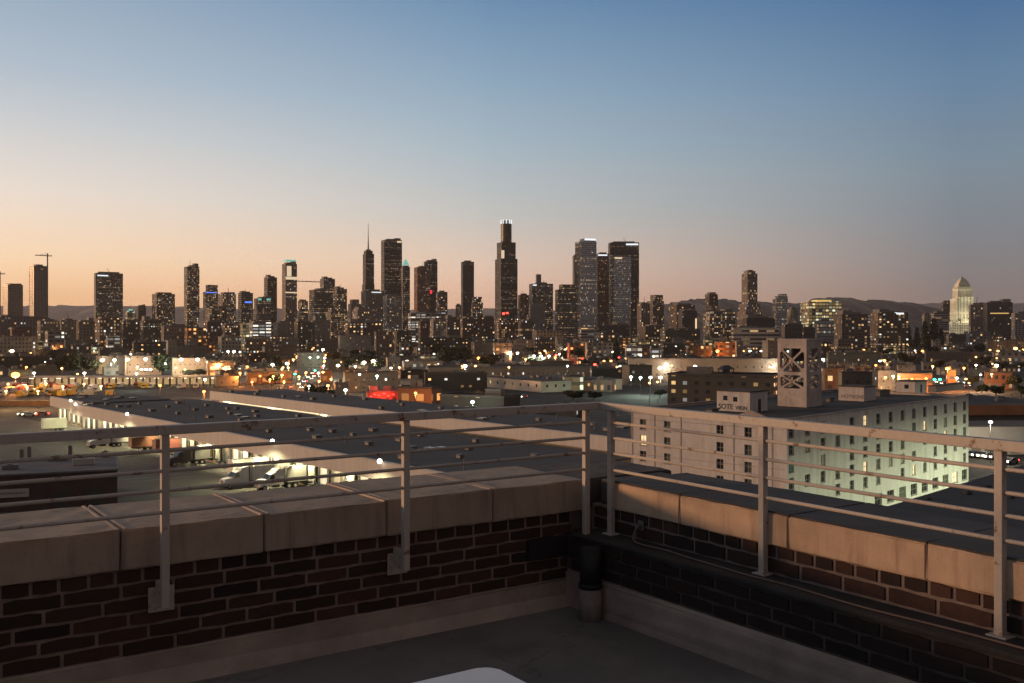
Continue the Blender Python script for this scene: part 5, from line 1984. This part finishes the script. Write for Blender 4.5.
box(bm, 0, 26, 0, .3, 0, 1.9)
obj('wall', bm, plain('rust_brown_wall', (.26, .14, .08), .9, .3, .5), wl)
bm = bmesh.new()
box(bm, -.1, 26.1, -.1, .4, 1.903, 2.05)
obj('coping', bm, ROOF[3], wl)

# right edge: storage hall with orange-lit fascia, white lit shed, both beyond the white block
for nm, lb_, ref, x0, x1, yt, Y, H, cols_ in (('storage_hall', 'wide dark-roofed hall with an orange-lit fascia beyond the white block', 'rusty-fascia hall', 962, 1075, 405, 290, 0, 'r'),
                                              ('loading_shed', 'low white-fronted loading shed lit from a tall pole lamp', 'white loading shed', 955, 1070, 427, 236, 0, 'w')):
    k = Y / F
    h = CZ - (yt - HY) * k
    s = empty(nm, ((x0 - CX) * k, Y, 0), R(6))
    tag(s, lb_, 'shed')
    REFS.append((ref, 1000, yt + 4, Y))
    L = (x1 - x0) * k
    dd = 44 if cols_ == 'r' else 12
    bm = bmesh.new()
    box(bm, 0, L, .5, dd, 0, h - 3.01 if cols_ == 'r' else h - .01)
    obj('wall', bm, plain('shed_wall_grey', (.16, .14, .12), .9, .2, .2) if cols_ == 'r' else plain('white_shed_wall', (.62, .60, .54), .8, .1, .3), s)
    bm = bmesh.new()
    if cols_ == 'r':
        box(bm, -.5, L, -.8, -.3, h - 3, h)
        obj('fascia', bm, plain('orange_lit_fascia', (.42, .17, .07), .8, .25, .2), s)  # the orange light on the fascia is painted into its colour
        bm = bmesh.new()
        box(bm, -.3, L, -.29, dd, h - 3, h - .15)
        obj('roof', bm, ROOF[0], s)
        for i in range(9):
            bm = bmesh.new()
            x = 3 + (i * 7.3) % L
            bbox(bm, x - 1.2, x + 1.2, 5 + (i * 11) % 34, 6.5 + (i * 11) % 34, h - .14, h + .7, .05, 1)
            obj('rooftop_unit', bm, MECH, s)
    else:
        box(bm, -.3, L, -.5, dd + .3, h, h + .25)
        obj('roof', bm, ROOF[1], s)
        bm = bmesh.new()
        for i in range(12):
            box(bm, 1 + i * 3.4, 3.4 + i * 3.4, .43, .49, .3, 2.4)
        obj('shutter', bm, plain('olive_shutter', (.26, .25, .19), .7, .15, .6), s)

# --- the shed roof on legs and the old frame tower behind the olive block
hut = empty('roof_shelter', (*ground_at(726, 377, 14).xy, 14.4), R(20))
tag(hut, 'small black pitched roof shelter standing on the olive amber block roof', 'shelter')
bm = bmesh.new()
vv = [bm.verts.new(p) for p in ((-2.6, -2, 2.2), (2.6, -2, 2.2), (2.6, 2, 2.2), (-2.6, 2, 2.2), (-1, 0, 3.6), (1, 0, 3.6))]
for f in ((0, 1, 5, 4), (2, 3, 4, 5), (1, 2, 5), (3, 0, 4), (3, 2, 1, 0)):
    bm.faces.new([vv[i] for i in f])
obj('roof', bm, DARKM, hut)
bm = bmesh.new()
cyl(bm, (0, 0, .2), (0, 0, 2.2), 1.3, n=16)
obj('tank', bm, MECH, hut)
for x, y in ((-1.9, -1.5), (1.9, -1.5), (1.9, 1.5), (-1.9, 1.5)):
    bm = bmesh.new()
    box(bm, x - .12, x + .12, y - .12, y + .12, -.6, 2.19)
    obj('leg', bm, DARKM, hut)

# --- trees
leaf = NT('night_foliage')
oi = leaf.n('ShaderNodeObjectInfo')
n1 = leaf.noise(.35, 3, .6)
leaf.put(leaf.p.inputs['Base Color'], leaf.mix(leaf.rng(n1, .3, .7), (.022, .030, .012), leaf.mix(oi.outputs['Random'], (.050, .062, .022), (.075, .070, .030))))
leaf.p.inputs['Roughness'].default_value = .7
leaf = leaf.mat
bark = plain('bark', (.06, .045, .035), .95, .3, 3)


def tree_proto(seed, kind):
    """unit tree, 1 high: crown of many small leaf clumps, trunk with limbs"""
    q = random.Random(seed)
    bm = bmesh.new()
    if kind == 'cypress':
        lobes = [(0, 0, .12 + .1 * i, .15 * (1 - (i / 9.5) ** 1.6) + .025) for i in range(9)]
        n, s0 = 620, .05
    else:
        lobes = []
        for i in range(9):
            a, r_ = q.uniform(0, 6.28), q.uniform(.08, .32)
            lobes.append((r_ * math.cos(a), r_ * math.sin(a), q.uniform(.45, .82), q.uniform(.13, .23)))
        n, s0 = 1000, .07
    for i in range(n):
        lx, ly, lz, lr = q.choice(lobes)
        d = Vector((q.gauss(0, 1), q.gauss(0, 1), q.gauss(0, 1))).normalized() * lr * q.uniform(.55, 1.12)
        p = Vector((lx, ly, lz)) + d
        if p.z < .08:
            continue
        a = Vector((q.gauss(0, 1), q.gauss(0, 1), q.gauss(0, 1))).normalized()
        b = a.orthogonal().normalized()
        c = a.cross(b)
        s_ = s0 * q.uniform(.5, 1.2)
        bm.faces.new([bm.verts.new(p + b * s_ * u + c * s_ * v) for u, v in ((-1, -.5), (.2, -.8), (1, .3), (-.3, .9))])
    cm = mesh_of('crown', bm, leaf)
    bm = bmesh.new()
    cyl(bm, (0, 0, 0), (0, 0, .5), .028, .018, 7)
    for lx, ly, lz, lr in lobes[:6]:
        if kind != 'cypress':
            cyl(bm, (0, 0, .3), (lx, ly, lz), .014, .005, 5)
    return cm, mesh_of('trunk', bm, bark)


TP = {k: [tree_proto(5 + 7 * i + len(k), k) for i in range(4 if k == 'tree' else 2)] for k in ('tree', 'cypress')}
tn = 0


def tree(px, yb, yt, wpx=None, kind='tree'):
    global tn
    g = ground_at(px, yb)
    h = (yb - yt) / F * g.y
    cm, tm = TP[kind][tn % len(TP[kind])]
    tn += 1
    t = empty('cypress' if kind == 'cypress' else 'tree', g, random.Random(tn).uniform(0, 6.28))
    w = h if wpx is None else wpx / F * g.y / (.9 if kind == 'tree' else .36)
    t.scale = (w, w, h)
    for nm, me in (('crown', cm), ('trunk', tm)):
        link(bpy.data.objects.new(nm, me), t)
    tag(t, None, 'tree', 'dark trees among the low buildings')
    SMALL.append((t, 'tall narrow dark cypress' if kind == 'cypress' else ('broad dark round tree' if w > h * 1.05 else 'dark bushy tree'), px, (yb + yt) / 2, g.y))
    return t


for a in ((18, 355, 341, 12), (52, 362, 350, 14), (60, 374, 357, 18), (72, 376, 354, 22), (84, 375, 355, 20), (93, 375, 360, 14), (41, 353, 345, 10), (162, 376, 355, 20), (188, 377, 369, 14), (199, 377, 369, 15), (211, 377, 368, 14), (226, 371, 363, 12),
          (275, 384, 373, 17), (262, 362, 352, 14), (332, 364, 351, 20), (349, 374, 358, 13), (361, 375, 361, 12), (380, 373, 358, 12), (368, 366, 354, 14), (400, 350, 342, 13), (412, 352, 341, 16), (425, 354, 344, 16), (438, 358, 343, 18), (448, 367, 347, 22), (462, 367, 345, 22), (455, 352, 340, 15), (470, 356, 346, 13), (490, 368, 355, 26),
          (409, 394, 384, 18), (310, 399, 384, 14), (322, 398, 385, 16), (333, 399, 390, 12), (507, 352, 344, 10), (576, 362, 348, 17), (596, 363, 353, 17), (594, 372, 361, 9), (584, 366, 358, 10), (604, 353, 345, 10), (660, 398, 389, 14), (573, 400, 391, 22), (594, 400, 391, 16), (530, 366, 358, 12), (668, 358, 351, 10),
          (700, 352, 344, 9), (762, 352, 342, 10), (852, 402, 386, 10), (890, 364, 356, 14), (902, 366, 353, 12), (912, 364, 355, 14), (968, 364, 354, 14), (978, 366, 355, 16), (986, 368, 357, 14), (988, 384, 370, 16), (1014, 390, 375, 20), (972, 388, 376, 14), (1002, 372, 362, 14), (1020, 372, 362, 14), (880, 392, 378, 9), (982, 396, 384, 16), (996, 396, 386, 14), (1021, 398, 384, 12), (10, 366, 358, 14), (30, 366, 360, 10)):
    tree(*a)
for a in ((908, 347, 324, 8), (917, 348, 327, 7), (925, 349, 321, 9), (934, 349, 318, 11), (941, 349, 328, 7), (901, 347, 328, 7), (616, 365, 338, 8), (895, 346, 330, 6), (880, 352, 336, 6)):
    tree(*a, kind='cypress')

# --- street lamps and yard lamps
LAMP = {}


def lamp_proto():
    bm = bmesh.new()
    cyl(bm, (0, 0, 0), (0, 0, 1), .011, .007, 8)
    pm = mesh_of('pole', bm, POLE)
    return pm


POLE_ME = lamp_proto()
for cname in ('white', 'amber', 'orange', 'green', 'red', 'signalgreen', 'blue'):
    bm = bmesh.new()
    bmesh.ops.create_icosphere(bm, subdivisions=2, radius=1)
    LAMP[cname] = mesh_of('lamp_head', bm, EOFF[cname], True)
LCOL = {'white': (1, .88, .66), 'amber': (1, .55, .2), 'orange': (1, .32, .06), 'green': (.75, 1, .8), 'red': (1, .08, .04), 'signalgreen': (.1, 1, .6), 'blue': (.3, .6, 1)}


def lamp(px, py, colr='white', size=2.2, power=0., h=8.5, Y=None):
    Y = (CZ - h) * F / max(2.5, py - HY) if Y is None else Y
    X = (px - CX) / F * Y
    h = CZ - (py - HY) / F * Y
    r_ = max(.16, size / 2 / F * Y)
    nm = 'traffic_light' if colr in ('red', 'signalgreen') else 'street_lamp'
    t = empty(nm, (X, Y, 0))
    pl = bpy.data.objects.new('pole', POLE_ME)
    pl.scale = (h * .6 + 3, h * .6 + 3, h - r_ * .8)
    link(pl, t)
    hd = bpy.data.objects.new('lamp_head', LAMP[colr])
    hd.location = (0, 0, h)
    hd.scale = (r_, r_, r_ * .7)
    link(hd, t)
    if power:
        l = bpy.data.lights.new('lamp_light', 'POINT')
        l.energy, l.color, l.shadow_soft_size = power * 2.3, LCOL[colr], .3
        lo = bpy.data.objects.new('lamp_light', l)
        lo.location = (0, 0, h - r_ - .5)
        link(lo, t)
    tag(t, None, 'traffic light' if nm == 'traffic_light' else 'street lamp', 'lamps glowing across the low city')
    w_ = {'white': 'white', 'amber': 'amber', 'orange': 'orange sodium', 'green': 'cold greenish', 'red': 'red', 'signalgreen': 'green', 'blue': 'blue'}[colr]
    SMALL.append((t, ('glaring ' if size > 3.4 else ('small ' if size < 1.9 else '')) + w_ + (' traffic light' if nm == 'traffic_light' else ' lamp'), px, py, Y))
    return t


for a in ((15.5, 375, 'orange', 8, 16000), (12, 351, 'white', 4, 9000), (34, 373, 'white', 3, 3000), (84.5, 373, 'white', 3, 3000), (77.5, 374, 'amber', 2.2), (88, 343.5, 'white', 3, 6000), (64, 345.5, 'white', 2), (67.5, 346, 'amber', 2), (73.5, 345.5, 'white', 2.6, 5000), (76.5, 345.5, 'white', 2.4), (65, 327.5, 'white', 2), (118, 346.5, 'white', 3, 6000),
          (102.5, 360, 'white', 4, 3500, 8, 655), (114.5, 360, 'white', 3.6, 3500, 8, 655), (127.5, 359.5, 'white', 3.6, 3500, 8, 640), (130, 354.5, 'white', 3.4, 5000), (142.5, 354.5, 'white', 3.4, 5000), (154.5, 354.5, 'white', 3), (145.5, 359, 'white', 3.8, 4500, 8, 640), (141.5, 369.5, 'white', 3), (146, 369.5, 'white', 3), (150.5, 369.5, 'white', 3), (136.5, 373.5, 'green', 2.6, 1500), (181, 359.5, 'white', 4, 4500, 8, 630), (197.5, 359.5, 'white', 3.8, 4500, 8, 630), (185, 369.5, 'amber', 2.4, 3000),
          (158, 341, 'amber', 2.4), (195, 343, 'white', 2.4, 4000), (176.5, 341, 'white', 2.8), (185.5, 338.5, 'amber', 3, 5000), (228, 351.5, 'white', 2.8, 4000), (234, 351.5, 'white', 3, 4000), (240, 352, 'white', 2.2), (200.5, 352.5, 'white', 2), (165, 352.5, 'amber', 2), (218, 364, 'amber', 2.6, 6000), (226, 367, 'amber', 3, 9000), (205, 379.5, 'white', 3, 2500), (204, 391.5, 'orange', 3, 2500), (160, 385.5, 'orange', 3, 2500),
          (272.5, 364.5, 'green', 3.4, 5000), (287, 363.5, 'green', 3.6, 5000), (323, 349.5, 'white', 3, 5000), (338, 365.5, 'white', 3.8, 6000), (364, 362.5, 'white', 4.2, 7000), (373.5, 361, 'white', 3.8, 7000), (359.5, 374.5, 'green', 2.6), (377, 376, 'green', 3, 3000), (345.5, 390, 'green', 3.6, 3000), (295, 374, 'signalgreen', 2.6), (315, 370.5, 'signalgreen', 2.4), (318.5, 373, 'green', 2.8, 2500), (322, 367, 'red', 2.2), (296, 371.5, 'red', 2), (283, 367.5, 'amber', 2.2), (282, 375, 'amber', 2.6, 3000), (328, 385.5, 'orange', 3, 3500), (309, 386, 'green', 2.4, 2000), (327, 353, 'amber', 2, 2500), (310, 357.5, 'green', 2.2, 1200), (318, 357, 'green', 2, 900),
          (407, 361.5, 'white', 3.8, 6000), (412.5, 320.5, 'white', 3), (389.5, 328.5, 'white', 2.4), (441, 338, 'amber', 2), (452, 336.5, 'white', 2), (434, 354, 'white', 2), (449.5, 353.5, 'white', 3), (465, 366, 'white', 4.2, 6000), (472.5, 352.5, 'green', 2.6), (478, 352, 'green', 2.8), (483.5, 352, 'green', 2.6, 4000), (478.5, 358, 'orange', 3, 3500), (475.5, 366, 'amber', 2.6), (472.5, 402, 'green', 4.2, 900), (415.5, 393, 'orange', 3, 2500, 8, 322), (410, 402.5, 'white', 3, 2500), (391, 368, 'white', 2.4, 3500),
          (423, 337.5, 'orange', 1.8), (429, 338, 'orange', 1.8), (434.5, 338, 'orange', 1.8), (460, 338, 'orange', 1.8), (465, 338, 'orange', 1.8), (469, 338, 'orange', 1.8), (537, 341.2, 'amber', 2.6), (545, 341.2, 'amber', 2.6), (541, 306, 'blue', 3.4), (510, 352.5, 'white', 2.8, 4000), (517.5, 353, 'white', 2.8, 4000), (534, 356, 'green', 2.8, 4000), (541, 356, 'green', 2.8), (543, 358.5, 'green', 2.6), (549, 356, 'green', 2.8, 4000), (595, 364.5, 'red', 3.4), (602, 365.5, 'red', 2), (619, 357.5, 'red', 2.4), (582.5, 358.5, 'red', 2.4), (561, 353, 'red', 2.6, 3500), (556, 355, 'red', 2.6, 4000), (524, 346, 'white', 2.6), (525.5, 343, 'orange', 2.6, 3500), (611, 361, 'amber', 2.6), (604, 361, 'amber', 2.4), (613, 352, 'white', 2.6), (624, 365.8, 'white', 2.6, 2500), (620, 366, 'green', 2.2),
          (596.5, 324.5, 'white', 2.6), (620.5, 325, 'amber', 2.6), (624, 326, 'amber', 2), (640.5, 364, 'white', 4, 2000), (666.5, 365, 'white', 4.4, 2200), (660, 368, 'white', 4, 1500), (695, 366.5, 'white', 4, 2200), (699, 369, 'white', 2.8), (631, 377, 'green', 3.4, 2500), (640.5, 377.5, 'green', 3.2, 2500), (650.5, 377.5, 'green', 3.6, 2500), (660.5, 377.5, 'green', 3.8, 2500), (649.5, 383, 'amber', 2.6), (657.5, 382, 'amber', 2.6), (673.5, 337.5, 'white', 3), (671, 340.5, 'green', 2.6), (659, 338, 'white', 2), (696.5, 341, 'amber', 2), (717.5, 351, 'orange', 3.4, 7000, 8, 885), (719, 353, 'white', 3, 3500), (738, 351, 'green', 3, 3000), (750, 351, 'green', 2.4), (761, 351, 'white', 2.2),
          (808.5, 366.5, 'orange', 5, 9000), (823, 359.5, 'green', 3.2, 4000), (864, 350, 'orange', 2.2), (862, 335.5, 'orange', 2.4), (850, 352, 'white', 2), (890, 344.5, 'white', 4, 5000), (907, 345.5, 'amber', 2.8), (919.5, 342.5, 'amber', 2.4), (880, 357, 'green', 3), (880, 361, 'green', 2.6), (884.5, 360.5, 'amber', 2.8, 3000), (932, 352, 'white', 2), (922.5, 351, 'orange', 2.6), (939, 352.5, 'white', 2.2), (947.5, 368.5, 'orange', 4, 8000, 8, 488), (964, 368, 'orange', 2.6, 8000, 8, 490), (934.5, 379.5, 'signalgreen', 3), (940, 379.5, 'signalgreen', 3), (957, 378, 'white', 3, 2500), (966, 379, 'amber', 2.6), (964, 383, 'green', 2.4), (969, 383, 'amber', 2.2), (996.5, 365.5, 'white', 3.8, 5000), (1015.5, 348.5, 'amber', 4, 7000), (1021.5, 344, 'white', 3), (998, 351, 'amber', 2.6), (990, 350, 'amber', 2.2), (976, 357, 'amber', 2), (899, 378.5, 'orange', 2.4, 4500, 8, 455), (912, 379, 'orange', 2.4, 4500, 8, 455), (926, 378.5, 'orange', 2.4, 4500, 8, 455), (893, 376, 'white', 2.2, 2500, 8, 466)):
    lamp(*a)
for px, py in ((284, 381.5), (299, 376.5), (319, 381), (270, 379.5), (260, 376), (331, 379), (306, 372.5), (240, 373), (252, 382)):
    lamp(px, py, 'orange', 2.3, 5500, h=7)
for px, py in ((8, 384), (27, 387), (46, 383.5), (63, 386.5), (84, 384), (101, 386), (6, 391), (38, 391)):
    lamp(px, py, 'amber', 2.4, 2600, h=7)
lamp(990.5, 422, 'white', 4.2, 3000, Y=222)
q = random.Random(77)
for (xa, ya), (xb, yb_), n_, sd in (((-330, 560), (330, 600), 21, 9), ((18, 700), (66, 1300), 12, 10), ((120, 430), (420, 560), 11, 9), ((-96, 440), (-176, 871), 10, 11)):
    for i in range(n_):
        t_ = (i + .5) / n_
        X, Y = xa + (xb - xa) * t_ + (sd if i % 2 else -sd) * (.2 if ya == 560 else 1), ya + (yb_ - ya) * t_ + (sd if i % 2 else -sd) * (1 if ya == 560 else .2)
        px, py = CX + X / Y * F, HY + 21.5 / Y * F
        if -5 < px < 1029:
            lamp(px, py, ('amber', 'orange', 'amber', 'white')[i % 4], 2.3, 3500, 8.5)
for i in range(58):
    px = q.uniform(0, 1024)
    py = q.choice((q.uniform(335.5, 345), q.uniform(341, 352), q.uniform(348, 366)))
    if 630 < px < 780 and py > 357:
        continue
    lamp(px, py, q.choice(('white', 'amber', 'amber', 'orange', 'amber', 'white', 'green', 'orange')), q.uniform(1.0, 1.75), q.choice((0, 0, 4500)))

# --- the small sheds and houses between the named ones
BX = [(x0, x1, yt, Y) for _, _, x0, x1, yt, Y, *_r in MID]
q = random.Random(101)
nf = 0
tries = 0
SHAPES = (('small grey shed', 'shed'), ('small brown brick block', 'old'), ('low tan house', 'brown'), ('low pale store', 'pale'), ('dark low shed', 'darkshed'), ('small stone block', 'stone'), ('little lit shop', 'orange'), ('low bright-windowed shop', 'bright'), ('low blank white store', 'blank'), ('small block with many lit windows', 'resi'))
while nf < 185 and tries < 9000:
    tries += 1
    Y = q.choice((q.uniform(1150, 1900), q.uniform(800, 1300), q.uniform(560, 900), q.uniform(480, 640)))
    H = q.uniform(3.6, 7.5) if Y < 1000 else q.uniform(5, 20)
    yt = HY + (CZ - H) * F / Y
    wpx = min(24, q.uniform(9, 26) / Y * F)
    xc = q.uniform(-10, 1034)
    x0, x1 = xc - wpx / 2, xc + wpx / 2
    if any(a - 2 < xc < b + 2 and t < yt + 1.5 and Z < Y for a, b, t, Z in BX):
        continue
    if any(min(b, x1) - max(a, x0) > .3 * min(wpx, b - a) and Z > Y and yt < t + 9 for a, b, t, Z in BX):
        continue
    if any(min(b, x1) - max(a, x0) > 0 and abs(Z - Y) < 22 for a, b, t, Z in BX):
        continue
    if Y < 640 and (xc > 620 or xc < 225):
        continue
    sx = [-96 + (Y - 440) * -.19, ]
    if abs((xc - CX) / F * Y - sx[0]) < 24 and Y < 900:
        continue
    dsc, st = q.choice(SHAPES)
    BX.append((x0, x1, yt, Y))
    o = b_('small_building', dsc, None, x0, x1, yt, Y, st, q.choice((8, 15, 22, -20)), q.uniform(.5, .9), group='small buildings filling the city blocks')
    SMALL.append((o, dsc, xc, yt + 2, Y))
    nf += 1

q = random.Random(55)
for i in range(120):
    px, yb = q.uniform(0, 1024), q.choice((q.uniform(344, 354), q.uniform(346, 358), q.uniform(352, 372)))
    if 630 < px < 780 and yb > 358 or (290 < px < 325 and yb > 360):
        continue
    tree(px, yb, yb - q.uniform(6, 11) * (yb - 322) / 32, q.uniform(8, 16))

# --- compose the labels of small things from what stands nearest to them
USED = set(o['label'] for o in S.objects if o.get('label') and o.get('category') and o['label'] not in [s_[0] for s_ in SHAPES])


def near(px, py, Y):
    return sorted(REFS, key=lambda r_: math.hypot((r_[1] - px), (r_[2] - py) * 2.2))


def rel(px, py, Y, r_):
    dx = px - r_[1]
    if abs(dx) > 9:
        return 'right of' if dx > 0 else 'left of'
    return 'in front of' if Y < r_[3] - 5 else ('behind' if Y > r_[3] + 5 else 'beside')


for o, dsc, px, py, Y in SMALL:
    N = near(px, py, Y)[:7]
    cands = [f'{dsc} {rel(px, py, Y, a)} the {a[0]}' for a in N[:1]]
    cands += [f'{dsc} between the {N[0][0]} and the {b[0]}' for b in N[1:4]]
    cands += [f'{dsc} {rel(px, py, Y, N[0])} the {N[0][0]}, near the {b[0]}' for b in N[1:6]]
    cands += [f'{dsc} {rel(px, py, Y, a)} the {a[0]}' for a in N[1:4]]
    cands += [f'{dsc} {rel(px, py, Y, a)} the {a[0]}, {rel(px, py, Y, b)} the {b[0]}' for a in N for b in N if a is not b]
    for c in cands:
        if c not in USED and len(c.replace('-', ' - ').split()) <= 24 and len(c.split()) <= 16:
            break
    USED.add(c)
    o['label'] = c
for o in S.objects:
    for k_ in ('w_', 'd_', 'h_', 'lens'):
        if k_ in o:
            del o[k_]
